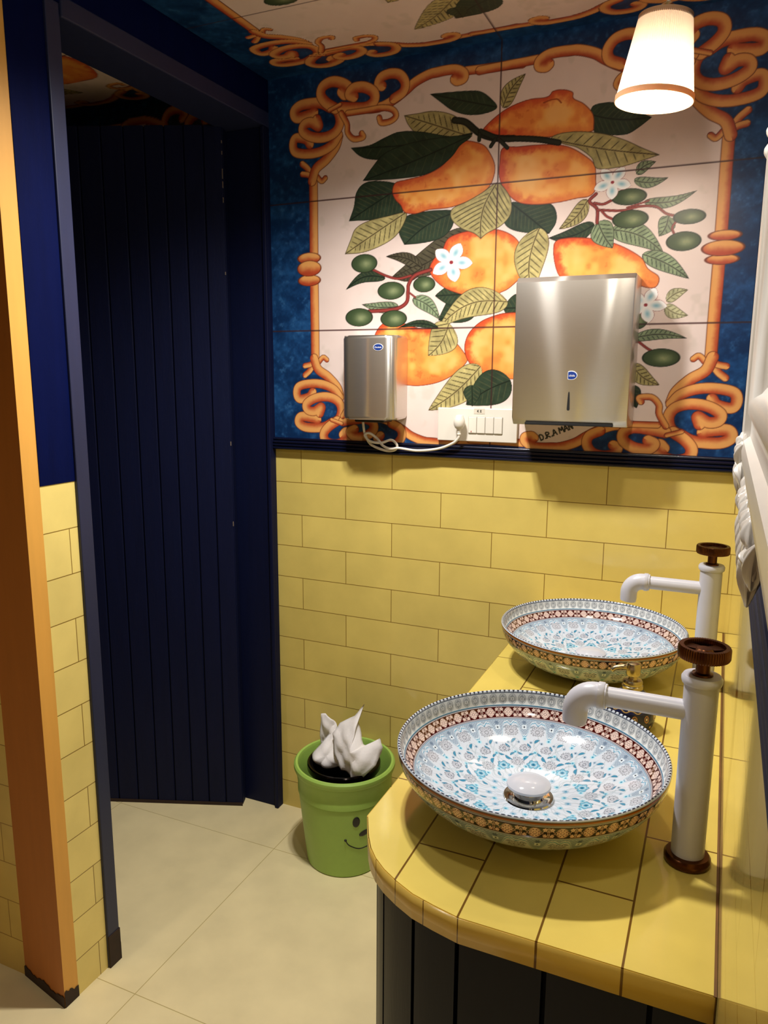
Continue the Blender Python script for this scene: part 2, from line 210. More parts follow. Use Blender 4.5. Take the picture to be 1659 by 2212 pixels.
    def lv(N_, off, tc, L, w, ang, col):
        x_ = X(N_, off); y_ = t - tc; a_ = np.cos(ang) * x_ + np.sin(ang) * y_; b_ = -np.sin(ang) * x_ + np.cos(ang) * y_ - .04 * a_ * a_
        put(col, .95 * sm(0, .5, w * (1 - (a_ / L) ** 2) - np.abs(b_)) * (np.abs(a_) < L) * rmask); put(rgb('2f6585'), .7 * line(w * (1 - (a_ / L) ** 2) - np.abs(b_), .5) * (np.abs(a_) < L) * rmask)
    small(N, .0, 36, 4.6, rgb('a8cfe0'), BL); small(N, .27, 43, 3.2, rgb('9fb6cb'), NV); small(N, .73, 43, 3.2, rgb('9fb6cb'), NV)
    lv(N, .5, 39, 6, 2.1, .8, BL); lv(N, .18, 50, 5.2, 1.9, 2.2, BL)
    x3 = X(N, 0.); lotus(x3, t - 56, 8.8, rgb('b4b9c6'), rgb('6d7380'))
    small(N, .5, 64, 4.0, rgb('9cc6d8'), BL); lv(N, .3, 68, 5, 1.8, .6, BL); lv(N, .72, 68, 5, 1.8, 2.5, BL)
    M = 11
    x4 = X(M); y4 = t - 86; lotus(x4, y4, 10.5, rgb('b7bcc8'), rgb('737985'))
    x5 = X(M, .5); y5 = t - 92; p, rr = petals(x5, y5, 11, 6, 4.); put(rgb('7fb4cc'), sm(-.4, .4, p) * rmask); put(rgb('3c7c9c'), line(p, .8) * rmask); put(W, line(rr - 5, .8) * rmask); put(rgb('3c7c9c'), sm(3, 2.2, rr) * rmask)
    lv(M, .25, 77, 7, 2.5, .9, BL); lv(M, .75, 77, 7, 2.5, 2.2, BL); small(M, .25, 98, 4.5, rgb('9cc6d8'), BL); small(M, .75, 98, 4.5, rgb('a8cfe0'), BL)
    lv(M, .08, 108, 5.5, 2., 1.2, BL); small(M, .5, 118, 5.5, rgb('9fb6cb'), BL); small(M, 0., 124, 5, rgb('9cc6d8'), BL)
    for N_, off, amp in ((N, .5, 5.), (M, .0, 9.)):
        put(rgb('95a9b6'), .75 * line(X(N_, off) - amp * np.sin((t - 30) * .14), .5) * sm(33, 36, t) * rmask)
        put(rgb('95a9b6'), .75 * line(X(N_, off) + amp * np.sin((t - 30) * .14), .5) * sm(33, 36, t) * rmask)
    return np.clip(W - (W - C) * (1.25 if inside else 1.8), .03, 1)
# ---------------------------------------------------------------- helpers
def lin(c):
    c = np.clip(np.asarray(c, float), 0, 1); return np.where(c <= .04045, c / 12.92, ((c + .055) / 1.055) ** 2.4)
def hx(h): return tuple(float(v) for v in lin(rgb(h))) + (1.,)
MATS = {}
def mat(name, col, rough=.5, metal=0., var=.12, scale=30., bump=0., bscale=200., spec=.5, stretch=(1, 1, 1), **k):
    if name in MATS: return MATS[name]
    m = bpy.data.materials.new(name); m.use_nodes = True; N = m.node_tree.nodes; L = m.node_tree.links; b = N['Principled BSDF']; MATS[name] = m
    tc = N.new('ShaderNodeTexCoord'); mp = N.new('ShaderNodeMapping'); mp.inputs['Scale'].default_value = stretch; L.new(tc.outputs['Object'], mp.inputs[0])
    no = N.new('ShaderNodeTexNoise'); no.inputs['Scale'].default_value = scale; no.inputs['Detail'].default_value = 4; L.new(mp.outputs[0], no.inputs[0])
    mx = N.new('ShaderNodeMix'); mx.data_type = 'RGBA'; c = np.array(hx(col)); L.new(no.outputs[0], mx.inputs[0])
    mx.inputs[6].default_value = tuple(np.clip(c * (1 - var), 0, 1)[:3]) + (1,); mx.inputs[7].default_value = tuple(np.clip(c * (1 + var), 0, 1)[:3]) + (1,)
    L.new(mx.outputs[2], b.inputs['Base Color']); b.inputs['Roughness'].default_value = rough; b.inputs['Metallic'].default_value = metal; b.inputs['Specular IOR Level'].default_value = spec
    if bump:
        n2 = N.new('ShaderNodeTexNoise'); n2.inputs['Scale'].default_value = bscale; L.new(mp.outputs[0], n2.inputs[0])
        bp = N.new('ShaderNodeBump'); bp.inputs['Strength'].default_value = bump; bp.inputs['Distance'].default_value = .002; L.new(n2.outputs[0], bp.inputs['Height']); L.new(bp.outputs[0], b.inputs['Normal'])
    for a, v in k.items(): b.inputs[a.replace('_', ' ')].default_value = v
    return m
def tile_mat(name, u, v, ou, ov, bw, bh, col, grout, mortar, rough=.12, wob=.15, var=.05, offset=.5, uv=False, gvar=True):
    m = bpy.data.materials.new(name); m.use_nodes = True; N = m.node_tree.nodes; L = m.node_tree.links; b = N['Principled BSDF']; MATS[name] = m
    g = N.new('ShaderNodeTexCoord'); sp = N.new('ShaderNodeSeparateXYZ'); L.new(g.outputs['UV' if uv else 'Object'], sp.inputs[0])
    cb = N.new('ShaderNodeCombineXYZ')
    for k, (ax, of) in enumerate(((u, ou), (v, ov))):
        a = N.new('ShaderNodeMath'); a.operation = 'ADD'; a.inputs[1].default_value = of; L.new(sp.outputs['XYZ'.index(ax)], a.inputs[0]); L.new(a.outputs[0], cb.inputs[k])
    t = N.new('ShaderNodeTexBrick'); t.offset = offset; t.inputs['Scale'].default_value = 1; t.inputs['Mortar Size'].default_value = mortar; t.inputs['Mortar Smooth'].default_value = .3
    t.inputs['Brick Width'].default_value = bw; t.inputs['Row Height'].default_value = bh; L.new(cb.outputs[0], t.inputs[0]); c = np.array(hx(col))
    t.inputs['Color1'].default_value = tuple(c * (1 - var)); t.inputs['Color2'].default_value = tuple(np.clip(c * (1 + var), 0, 1)); t.inputs['Mortar'].default_value = hx(grout)
    no = N.new('ShaderNodeTexNoise'); no.inputs['Scale'].default_value = 9; no.inputs['Detail'].default_value = 5; L.new(g.outputs['Object'], no.inputs[0])
    hs = N.new('ShaderNodeHueSaturation'); mr = N.new('ShaderNodeMapRange'); mr.inputs[1].default_value = .3; mr.inputs[2].default_value = .7; mr.inputs[3].default_value = .93; mr.inputs[4].default_value = 1.06
    L.new(no.outputs[0], mr.inputs[0]); L.new(mr.outputs[0], hs.inputs['Value']); L.new(t.outputs['Color'], hs.inputs['Color']); L.new(hs.outputs[0], b.inputs['Base Color'])
    b.inputs['Roughness'].default_value = rough
    n2 = N.new('ShaderNodeTexNoise'); n2.inputs['Scale'].default_value = 14; n2.inputs['Detail'].default_value = 2; L.new(g.outputs['Object'], n2.inputs[0])
    ad = N.new('ShaderNodeMath'); ad.operation = 'MULTIPLY_ADD'; ad.inputs[1].default_value = -.35; L.new(t.outputs['Fac'], ad.inputs[0]); L.new(n2.outputs[0], ad.inputs[2])
    bp = N.new('ShaderNodeBump'); bp.inputs['Strength'].default_value = wob; bp.inputs['Distance'].default_value = .004; L.new(ad.outputs[0], bp.inputs['Height']); L.new(bp.outputs[0], b.inputs['Normal'])
    return m
def vcol_mat(name, rough=.25, spec=.5, wob=0., coat=0.):
    m = bpy.data.materials.new(name); m.use_nodes = True; N = m.node_tree.nodes; L = m.node_tree.links; b = N['Principled BSDF']
    a = N.new('ShaderNodeAttribute'); a.attribute_name = 'paint'; L.new(a.outputs['Color'], b.inputs['Base Color']); b.inputs['Roughness'].default_value = rough; b.inputs['Specular IOR Level'].default_value = spec; b.inputs['Coat Weight'].default_value = coat; b.inputs['Coat Roughness'].default_value = .05
    if wob:
        tc = N.new('ShaderNodeTexCoord'); n2 = N.new('ShaderNodeTexNoise'); n2.inputs['Scale'].default_value = 16; L.new(tc.outputs['Object'], n2.inputs[0])
        bp = N.new('ShaderNodeBump'); bp.inputs['Strength'].default_value = wob; bp.inputs['Distance'].default_value = .003; L.new(n2.outputs[0], bp.inputs['Height']); L.new(bp.outputs[0], b.inputs['Normal'])
    MATS[name] = m; return m
def link(o, parent=None, kind=None):
    COL.objects.link(o)
    if parent is not None: o.parent = parent
    if kind: o['kind'] = kind
    return o
def obj(name, bm, m, parent=None, kind=None, smooth=False, loc=None):
    me = bpy.data.meshes.new(name); bmesh.ops.recalc_face_normals(bm, faces=bm.faces[:]); bm.to_mesh(me); bm.free(); o = bpy.data.objects.new(name, me)
    for x in (m if isinstance(m, (list, tuple)) else [m]): me.materials.append(x)
    if smooth:
        for p in me.polygons: p.use_smooth = True
        me.set_sharp_from_angle(angle=math.radians(38))
    if loc is not None: o.location = loc
    return link(o, parent, kind)
def thing(name, label, cat, loc=(0, 0, 0), group=None, rotz=0.):
    o = bpy.data.objects.new(name, None); o.location = loc; o.rotation_euler = (0, 0, rotz); o.empty_display_size = .05; COL.objects.link(o); return tag(o, label, cat, group)
def tag(o, label, cat, group=None):
    o['label'] = label; o['category'] = cat
    if group: o['group'] = group
    return o
def box(bm, a, b, bev=0., seg=2, mi=0):
    vs = [bm.verts.new((x, y, z)) for x in (a[0], b[0]) for y in (a[1], b[1]) for z in (a[2], b[2])]
    fs = [bm.faces.new([vs[i] for i in q]) for q in ((0, 1, 3, 2), (4, 6, 7, 5), (0, 4, 5, 1), (2, 3, 7, 6), (0, 2, 6, 4), (1, 5, 7, 3))]
    for f in fs: f.material_index = mi
    if bev:
        es = list({e for f in fs for e in f.edges}); bmesh.ops.bevel(bm, geom=es, offset=bev, segments=seg, affect='EDGES', profile=.5)
    return bm
def B(): return bmesh.new()
def bx(a, b, bev=0., seg=2): return box(B(), a, b, bev, seg)
def prism(bm, P, z0, z1, axis='z', mi=0, bev=0.):
    f = dict(z=lambda p, h: (p[0], p[1], h), x=lambda p, h: (h, p[0], p[1]), y=lambda p, h: (p[0], h, p[1]))[axis]
    a = [bm.verts.new(f(p, z0)) for p in P]; b = [bm.verts.new(f(p, z1)) for p in P]; n = len(P); fs = []
    for i in range(n): fs.append(bm.faces.new((a[i], a[(i + 1) % n], b[(i + 1) % n], b[i])))
    c0 = bm.faces.new(a[::-1]); c1 = bm.faces.new(b)
    for q in fs + [c0, c1]: q.material_index = mi
    if bev: bmesh.ops.bevel(bm, geom=list(c0.edges) + list(c1.edges), offset=bev, segments=2, affect='EDGES', profile=.5)
    return bm
def lathe(bm, prof, n=48, rmod=None, cap=True, c=(0, 0, 0), M=None):
    rings = []
    for r, z in prof:
        if r < 1e-6: rings.append([bm.verts.new((c[0], c[1], c[2] + z))]); continue
        rings.append([bm.verts.new((c[0] + r * (rmod(k) if rmod else 1) * math.cos(2 * PI * k / n), c[1] + r * (rmod(k) if rmod else 1) * math.sin(2 * PI * k / n), c[2] + z)) for k in range(n)])
    for a, b in zip(rings[:-1], rings[1:]):
        for k in range(n):
            q = [a[k % len(a)], a[(k + 1) % len(a)], b[(k + 1) % len(b)], b[k % len(b)]]; u = []
            for v in q:
                if v not in u: u.append(v)
            if len(u) > 2: bm.faces.new(u)
    if cap:
        for r in (rings[0], rings[-1]):
            if len(r) > 2: bm.faces.new(r)
    if M is not None: bmesh.ops.transform(bm, matrix=M, verts=[v for r in rings for v in r])
    return bm
def tube(bm, P, R, n=16, cap=True):
    P = [Vector(p) for p in P]; R = R if isinstance(R, (list, tuple)) else [R] * len(P); rings = []; up = None
    for i, p in enumerate(P):
        d = (P[min(i + 1, len(P) - 1)] - P[max(i - 1, 0)]).normalized()
        if up is None: up = d.orthogonal().normalized()
        up = (up - d * up.dot(d)).normalized(); w = d.cross(up)
        rings.append([bm.verts.new(p + R[i] * (up * math.cos(2 * PI * k / n) + w * math.sin(2 * PI * k / n))) for k in range(n)])
    for a, b in zip(rings[:-1], rings[1:]):
        for k in range(n): bm.faces.new((a[k], a[(k + 1) % n], b[(k + 1) % n], b[k]))
    if cap: bm.faces.new(rings[0][::-1]); bm.faces.new(rings[-1])
    return bm
def ball(bm, c, s, u=16, v=10, rot=None):
    M = Matrix.Translation(c) @ (rot.to_matrix().to_4x4() if rot else Matrix()) @ Matrix.Diagonal((*s, 1)); bmesh.ops.create_uvsphere(bm, u_segments=u, v_segments=v, radius=1, matrix=M); return bm
def sm3(P, n=6): return [tuple(q) for q in spline(np.array(P, float), False, n)]
def grid_mesh(name, co, col, closed_u=False, m=None):
    """co (ny,nx,3) grid -> mesh with a painted colour per vertex"""
    ny, nx = co.shape[:2]; me = bpy.data.meshes.new(name); nu = nx if closed_u else nx - 1
    j, i = np.meshgrid(np.arange(ny - 1), np.arange(nu), indexing='ij'); i2 = (i + 1) % nx
    q = np.stack([j * nx + i, j * nx + i2, (j + 1) * nx + i2, (j + 1) * nx + i], -1).reshape(-1, 4).astype(np.int32)
    me.vertices.add(ny * nx); me.vertices.foreach_set('co', co.reshape(-1).astype(np.float32)); nf = len(q)
    me.loops.add(nf * 4); me.loops.foreach_set('vertex_index', q.reshape(-1)); me.polygons.add(nf); me.polygons.foreach_set('loop_start', np.arange(nf, dtype=np.int32) * 4)
    me.update(calc_edges=True)
    a = me.color_attributes.new('paint', 'FLOAT_COLOR', 'POINT'); c4 = np.ones((ny * nx, 4), np.float32); c4[:, :3] = lin(col).reshape(-1, 3); a.data.foreach_set('color', c4.reshape(-1))
    me.polygons.foreach_set('use_smooth', np.ones(nf, bool))
    if m: me.materials.append(m)
    return me
def text(name, s, size, M, m, parent, ext=.0004):
    c = bpy.data.curves.new(name, 'FONT'); c.body = s; c.size = size; c.extrude = ext; c.align_x = 'CENTER'; c.align_y = 'CENTER'; c.materials.append(m); t_ = bpy.data.objects.new(name, c); COL.objects.link(t_); bpy.context.view_layer.update()
    me = bpy.data.meshes.new_from_object(t_.evaluated_get(bpy.context.evaluated_depsgraph_get())); bpy.data.objects.remove(t_); bpy.data.curves.remove(c); me.materials.clear(); me.materials.append(m)
    o = bpy.data.objects.new(name, me); o.matrix_world = M; return link(o, parent)
FACE = Matrix(((1, 0, 0, 0), (0, 0, -1, 0), (0, 1, 0, 0), (0, 0, 0, 1)))     # local XY -> plane facing -Y
# ---------------------------------------------------------------- materials
YEL, GRT = 'e0ca70', '8a6b2c'
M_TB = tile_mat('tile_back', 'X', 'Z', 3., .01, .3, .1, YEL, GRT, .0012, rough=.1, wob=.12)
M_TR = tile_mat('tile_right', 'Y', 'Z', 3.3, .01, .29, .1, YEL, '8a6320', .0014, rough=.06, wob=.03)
M_TL = tile_mat('tile_left', 'Y', 'Z', 3.06, .01, .3, .1, 'f0da84', GRT, .0012, rough=.2)  # lighter than the other yellow tiles: brighter light on this wall put into colour
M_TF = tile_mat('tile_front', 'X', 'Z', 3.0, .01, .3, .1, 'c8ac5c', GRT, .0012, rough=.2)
M_TC = tile_mat('tile_counter', 'Y', 'X', 1.11 + .288 * 20, -.731 + .0937 * 20, .288, .0937, 'd0b95e', '6a4a1c', .0016, rough=.12, wob=.06)
M_TE = tile_mat('tile_edge', 'X', 'Y', 0, 5.5, 1., 50., 'd2b055', '6a4a1c', .018, rough=.2, uv=True, offset=0)
M_FL = tile_mat('floor_tile', 'X', 'Y', 5.985, 6.222, .6, .6, 'e8d8a8', 'b8a468', .0011, rough=.38, wob=.05, var=.015, offset=0)
NAVY = mat('navy_paint', '030c3a', .6, spec=.06, var=.25, scale=8, stretch=(6, 6, 1), bump=.15, bscale=60)
NAVYG = mat('navy_gloss', '080d24', .25, var=.2, scale=12)
NAVYC = mat('navy_casing', '222848', .45, var=.2, scale=10, stretch=(5, 5, .6))
NAVYP = mat('navy_planks', '070f30', .6, spec=.2, var=.22, scale=10, stretch=(5, 5, .6), bump=.12, bscale=50)
WOOD_LIT = mat('ochre_wood_lit', 'e4a84e', .5, var=.1, scale=14, stretch=(4, 4, .5))  # end frame paint, lighter copy with the light put into its colour
WOOD_SHADE = mat('ochre_wood_shaded', 'ae6a2a', .55, var=.1, scale=14, stretch=(4, 4, .5))  # same frame paint, darker copy with the shade put into its colour
WORN = mat('worn_wood', '2a160e', .7, var=.5, scale=60)
DARK = mat('dark_void', '0a0908', .8)
STEEL = mat('brushed_steel', 'd2ccc2', .5, 1., var=.06, scale=40, stretch=(.5, 8, 60))
CHROME = mat('chrome', 'd8d4cc', .08, 1., var=.03)
WHITEP = mat('white_paint', 'c2c2cc', .3, var=.03, scale=40)
CERAM = mat('white_ceramic', 'bfc1cb', .08, var=.02, scale=20)
COPPER = mat('aged_copper', '5e3a24', .3, 1., var=.3, scale=60)
GOLD = mat('brass', 'b5a684', .25, 1., var=.15, scale=50)
PLAST = mat('white_plastic', 'e6e0d4', .35, var=.03)
GREEN = mat('green_plastic', '9cc058', .42, var=.06, scale=50)
BLACKP = mat('black_plastic', '14100e', .3, var=.2)
BLACKS = mat('black_steel', '1c1714', .15, .9, var=.2)
PRINT = mat('black_print', '1a1a12', .5)
PAPER = mat('paper', 'efebea', .85, var=.03, scale=60, bump=.2, bscale=160)
NAVYK = mat('cabinet_navy', '060b22', .42, spec=.22, var=.2, scale=10, stretch=(5, 5, .6), bump=.08, bscale=50)
GESSO = mat('white_gesso', 'ece8e2', .3, var=.04, scale=40)
DECAL = mat('decal_blue', '1d3a86', .3, var=.1)
WTXT = mat('decal_white', 'f2f2f2', .4, var=.02)
TRIMF = mat('shade_trim', 'd8b48c', .8, var=.08, scale=300)
tr_ = TRIMF.node_tree.nodes.new('ShaderNodeBsdfTranslucent'); tr_.inputs[0].default_value = hx('d0a878'); ms_ = TRIMF.node_tree.nodes.new('ShaderNodeMixShader'); ms_.inputs[0].default_value = .3
TRIMF.node_tree.links.new(TRIMF.node_tree.nodes['Principled BSDF'].outputs[0], ms_.inputs[1]); TRIMF.node_tree.links.new(tr_.outputs[0], ms_.inputs[2]); TRIMF.node_tree.links.new(ms_.outputs[0], TRIMF.node_tree.nodes['Material Output'].inputs[0])
def aniso(m, a=.75, rot=0.):
    b = m.node_tree.nodes['Principled BSDF']; b.inputs['Anisotropic'].default_value = a; b.inputs['Anisotropic Rotation'].default_value = rot
    t = m.node_tree.nodes.new('ShaderNodeTangent'); t.direction_type = 'RADIAL'; t.axis = 'Z'; m.node_tree.links.new(t.outputs[0], b.inputs['Tangent'])
def steel2(m):          # brushed sheet: a soft sheen plus sharp streaks across the grain
    N = m.node_tree.nodes; L = m.node_tree.links; b = N['Principled BSDF']; g = N.new('ShaderNodeBsdfPrincipled'); g.inputs['Base Color'].default_value = hx('e6e2dc'); g.inputs['Metallic'].default_value = 1; g.inputs['Roughness'].default_value = .2; g.inputs['Anisotropic'].default_value = 1.0; g.inputs['Anisotropic Rotation'].default_value = .25
    t = N.new('ShaderNodeTangent'); t.direction_type = 'RADIAL'; t.axis = 'Z'; L.new(t.outputs[0], g.inputs['Tangent']); x = N.new('ShaderNodeMixShader'); x.inputs[0].default_value = .42; L.new(b.outputs[0], x.inputs[1]); L.new(g.outputs[0], x.inputs[2]); L.new(x.outputs[0], N['Material Output'].inputs[0])
steel2(STEEL)
# ---------------------------------------------------------------- setting
obj('floor', bx((-2.2, -3.6, -.05), (1.35, .14, 0)), M_FL, kind='structure')
obj('ceiling', bx((-2.2, -3.6, 2.232), (1.35, .14, 2.3)), mat('ceiling_paint', '16294a', .6), kind='structure')
bm = B(); box(bm, (-.09, 0, 0), (1.35, .12, 1.2)); obj('wall_back', bm, M_TB, kind='structure')
bm = B(); box(bm, (-.09, 0.001, 1.2), (1.35, .12, 2.232)); obj('wall_back_upper', bm, NAVY, kind='structure')
bm = B(); box(bm, (1.2, -3.6, 0), (1.33, 0, 1.215)); obj('wall_right', bm, M_TR, kind='structure')
bm = B(); box(bm, (1.2, -3.6, 1.215), (1.33, 0, 2.232)); obj('wall_right_upper', bm, NAVY, kind='structure')
bm = B(); box(bm, (-2.2, -3.6, 0), (1.35, -3.5, 2.232)); obj('wall_behind', bm, mat('far_wall', 'c99a55', .7), kind='structure')
bm = B(); box(bm, (-2.2, -3.5, 0), (-2.1, -.83, 2.232)); obj('wall_far_left', bm, mat('far_wall_b', 'c9a255', .7), kind='structure')
# left partition: tiled below, navy board above, opening with a door behind it
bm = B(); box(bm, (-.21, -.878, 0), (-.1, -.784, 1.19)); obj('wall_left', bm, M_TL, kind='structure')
bm = B(); box(bm, (-.21, -.878, 1.19), (-.0985, -.784, 2.232)); obj('wall_left_upper', bm, NAVY, kind='structure')
bm = B(); box(bm, (-.21, -.784, 2.13), (-.092, -.0, 2.232)); obj('wall_left_header', bm, NAVY, kind='structure')
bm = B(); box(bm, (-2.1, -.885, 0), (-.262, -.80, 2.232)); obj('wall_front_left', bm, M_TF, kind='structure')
obj('wall_inner_back', bx((-2.2, 0.001, 0), (-.09, .12, 2.232)), NAVY, kind='structure')
obj('wall_inner_left', bx((-1.25, -.8, 0), (-1.15, 0, 2.232)), NAVY, kind='structure')
# door casing
bm = B(); box(bm, (-.222, -.786, .0), (-.093, -.75, 2.13), .002); f = obj('trim_1', bm, NAVYC, kind='structure')
bm = B(); box(bm, (-.095, -.786, 0.), (-.0915, -.749, .085), 0); box(bm, (-.2, -.7505, 0.), (-.0915, -.7485, .045), 0); obj('trim_2', bm, WORN, kind='structure')
bm = B(); box(bm, (-.225, -.75, 2.104), (-.088, -.0, 2.145), .003); obj('trim_3', bm, NAVYC, kind='structure')
bm = B(); box(bm, (-.26, -.022, 0), (-.088, 0, 2.104), .002); box(bm, (-.1, -.034, 0), (-.087, -.022, 2.104), .003); obj('trim_4', bm, NAVYP, kind='structure')
# ochre painted end frame
bm = B(); P = [(-.1, -.918), (-.1, -.878), (-.262, -.845), (-.262, -.885)]
prism(bm, P, 0.0, 2.232, 'z')
for fa in bm.faces: fa.material_index = 0
o = obj('trim_5', bm, [WOOD_SHADE, WOOD_LIT], kind='structure')
for pl in o.data.polygons:
    if pl.normal.x > .9: pl.material_index = 1  # lit copy on the room-side face, shaded copy on the rest
rng = np.random.default_rng(3)
def wear(A, Bp, h, n, out):           # ragged worn foot of a painted board
    bm = B(); A = Vector(A); Bp = Vector(Bp); o_ = Vector(out); lo = []; hi = []
    for k in range(n + 1):
        p = A.lerp(Bp, k / n) + o_ * .0012; lo.append(bm.verts.new(p)); hi.append(bm.verts.new(p + Vector((0, 0, h * (.8 + .14 * math.sin(k * .23 + 1) + .06 * math.sin(k * .9) + .07 * rng.random())))))
    for k in range(n): bm.faces.new((lo[k], lo[k + 1], hi[k + 1], hi[k]))
    r = bmesh.ops.extrude_face_region(bm, geom=bm.faces[:]); bmesh.ops.translate(bm, vec=o_ * -.001, verts=[v for v in r['geom'] if isinstance(v, bmesh.types.BMVert)])
    return bm
obj('trim_6', wear((-.262, -.886, 0), (-.1, -.919, 0), .028, 60, (-.2, -.98, 0)), WORN, kind='structure')
obj('trim_7', wear((-.0995, -.918, 0), (-.0995, -.878, 0), .04, 18, (1, 0, 0)), WORN, kind='structure')
# dado rail: reeded navy moulding
def reeded(depth, h):
    P = [(0, 0)]; n = 4
    for k in range(n):
        for t in range(6):
            a = PI * t / 5; P.append((-depth * (.72 + .28 * math.sin(a)) * (1 if k < n - 1 else .8), h * (k + (1 - math.cos(a)) / 2) / n))
    return P + [(0, h)]
bm = B(); prism(bm, [(y, 1.191 + z) for y, z in reeded(.02, .036)], -.087, 1.199, 'x'); obj('trim_8', bm, NAVYG, kind='structure', smooth=True)
bm = B(); prism(bm, [(1.2 + y, 1.212 + z) for y, z in reeded(.007, .04)], -2.6, -.021, 'y'); obj('trim_9', bm, mat('navy_matt', '0c1230', .7, spec=.2), kind='structure', smooth=True)
# plank door, ajar, hinged at the far jamb
door = bpy.data.objects.new('door_1', None); door.location = (-.212, -.046, 0); door.rotation_euler = (0, 0, math.atan2(-.166, -.43)); link(door, None, 'structure')
bm = B(); box(bm, (0, -.02, .006), (.74, .014, 2.108)); obj('door_core', bm, NAVYP, door)
xs = [-.0, .056, .113, .169, .227, .287, .353, .419, .486, .55, .62, .68, .74]
for k in range(12):
    obj('plank', bx((xs[k] + .002, .010, .004), (xs[k + 1] - .002, .022, 2.11), .0015, 1), NAVYP, door)
bm = B(); 
for k in range(9):
    z_ = (2.06, 2.03, 1.98, 1.965, 1.94, 1.9, 1.7, 1.2, .95)[k]; box(bm, (.0012, .02, z_), (.0036, .0226, z_ + .006 + .012 * rng.random()), 0)
obj('bare_chips', bm, mat('bare_wood', '6f6258', .8), door)
bm = B(); box(bm, (.0, .0225, .0), (.74, .0232, .012)); obj('worn_edge', bm, WORN, door)
# ---------------------------------------------------------------- painted tile murals
SIGN = []
def glyph(s, p, a, h):
    G = dict(D=[[(0, 0), (0, 1), (.45, .9), (.6, .5), (.45, .1), (0, 0)]], R=[[(0, 0), (0, 1), (.5, .9), (.5, .6), (0, .5), (.6, 0)]], A=[[(0, 0), (.35, 1), (.7, 0)], [(.15, .4), (.55, .4)]], M=[[(0, 0), (.1, 1), (.4, .4), (.7, 1), (.8, 0)]], Y=[[(0, 1), (.3, .5), (.6, 1)], [(.3, .5), (.3, 0)]], H=[[(0, 0), (0, 1)], [(0, .5), (.55, .5)], [(.55, 0), (.55, 1)]], N=[[(0, 0), (0, 1), (.55, 0), (.55, 1)]])
    G['.'] = [[(0, 0), (.08, .08)]]; G[' '] = []
    x = 0; ca, sa = math.cos(a), math.sin(a)
    for ch in s:
        for st in G[ch]: SIGN.append([(p[0] + h * ((x + u) * ca - v * sa), p[1] + h * ((x + u) * sa + v * ca)) for u, v in st])
        x += .3 if ch in '. ' else .95
glyph('D.R.A MAN', (726, 1249), .40, 14)
M_MU = vcol_mat('painted_tile', .36, .3, .1)
def mural(name, x0, x1, y0, y1, step, f, plain=False):
    c = paint_mural(x0, x1, y0, y1, step, True, plain); c.C = np.clip(c.C, 0, 1) * 1.04; return grid_mesh(name, f(c.X / 1000, c.Y / 1000), c.C, m=M_MU)
def solid(o, t, off=-1):
    md = o.modifiers.new('thickness', 'SOLIDIFY'); md.thickness = t; md.offset = off; return o
me = mural('tile_mural', -88, 1199, 1222, 2230, 1.5, lambda X, Z: np.stack([X, 0 * X - .004, Z], -1))
o = link(bpy.data.objects.new('tile_mural', me)); tag(o, 'painted tile mural of orange lemons and olives in gilt scroll border on back wall', 'mural', 'painted tile murals')
me = mural('tile_mural', -88, 1199, 1180, 1900, 3, lambda X, Z: np.stack([X, -(Z - 1.18), 0 * X + 2.228], -1), True)
o = link(bpy.data.objects.new('tile_mural', me)); tag(o, 'painted tile mural with scroll border on ceiling above the sinks', 'mural', 'painted tile murals')
me = mural('tile_mural', -88, 1199, 1180, 1700, 4, lambda X, Z: np.stack([-.23 - X, -(Z - 1.18), 0 * X + 2.228], -1), 2)
o = link(bpy.data.objects.new('tile_mural', me)); tag(o, 'dim painted tile mural on ceiling of room behind blue plank door', 'mural', 'painted tile murals')
me = mural('tile_mural', -88, 1199, 1900, 2230, 4, lambda X, Z: np.stack([X - 1.3, 0 * X - .003, Z], -1), True)
o = link(bpy.data.objects.new('tile_mural', me)); tag(o, 'dark painted tile scrolls on wall above top edge of the blue plank door', 'mural', 'painted tile murals')
# ---------------------------------------------------------------- vanity counter
def counter_path(ins=0.):
    P = [(.7335, -.002), (.7335, -.9), (.7335, -1.04), (.7335, -1.080), (.7455, -1.104), (.757, -1.126), (.7695, -1.146), (.785, -1.164), (.804, -1.180), (.828, -1.195), (.855, -1.2085), (.885, -1.217), (.92, -1.225), (1.1996, -1.225)]
    if not ins: return P
    o = []
    for i, p in enumerate(P):
        t = Vector(P[min(i + 1, len(P) - 1)]) - Vector(P[max(i - 1, 0)]); n = Vector((-t.y, t.x)).normalized(); n = n if n.dot(Vector((1., -.6)) - Vector(p)) > 0 else -n; o.append((p[0] + n.x * ins, p[1] + n.y * ins))
    o[0] = (o[0][0], -.002); o[-1] = (1.1992, o[-1][1]); return o
vt = thing('vanity_counter', 'yellow tiled washbasin counter with rounded corner and navy plank front', 'counter', (0, 0, 0))
P = counter_path(); bm = B(); prism(bm, P + [(1.1996, -.002)], .757, .79, 'z', bev=0.); obj('counter_top', bm, M_TC, vt)
bm = B(); uvl = bm.loops.layers.uv.new('UVMap'); acc = 0; prev = None; out = [(p[0] - .0015 if i < 2 else p[0], p[1]) for i, p in enumerate(P)]
us = [0.]
for a, b in zip(P[:-1], P[1:]):
    d = math.dist(a, b); curve = (a[1] < -1.06 and a[0] < .90); us.append(us[-1] + d / (.049 if curve else .0937))
sh = 1 - (us[-1] - us[-2]) + (us[-1] - us[-2]); off = -us[-1] + math.ceil(us[-1])
cen = Vector((1., -.6))
R0 = []
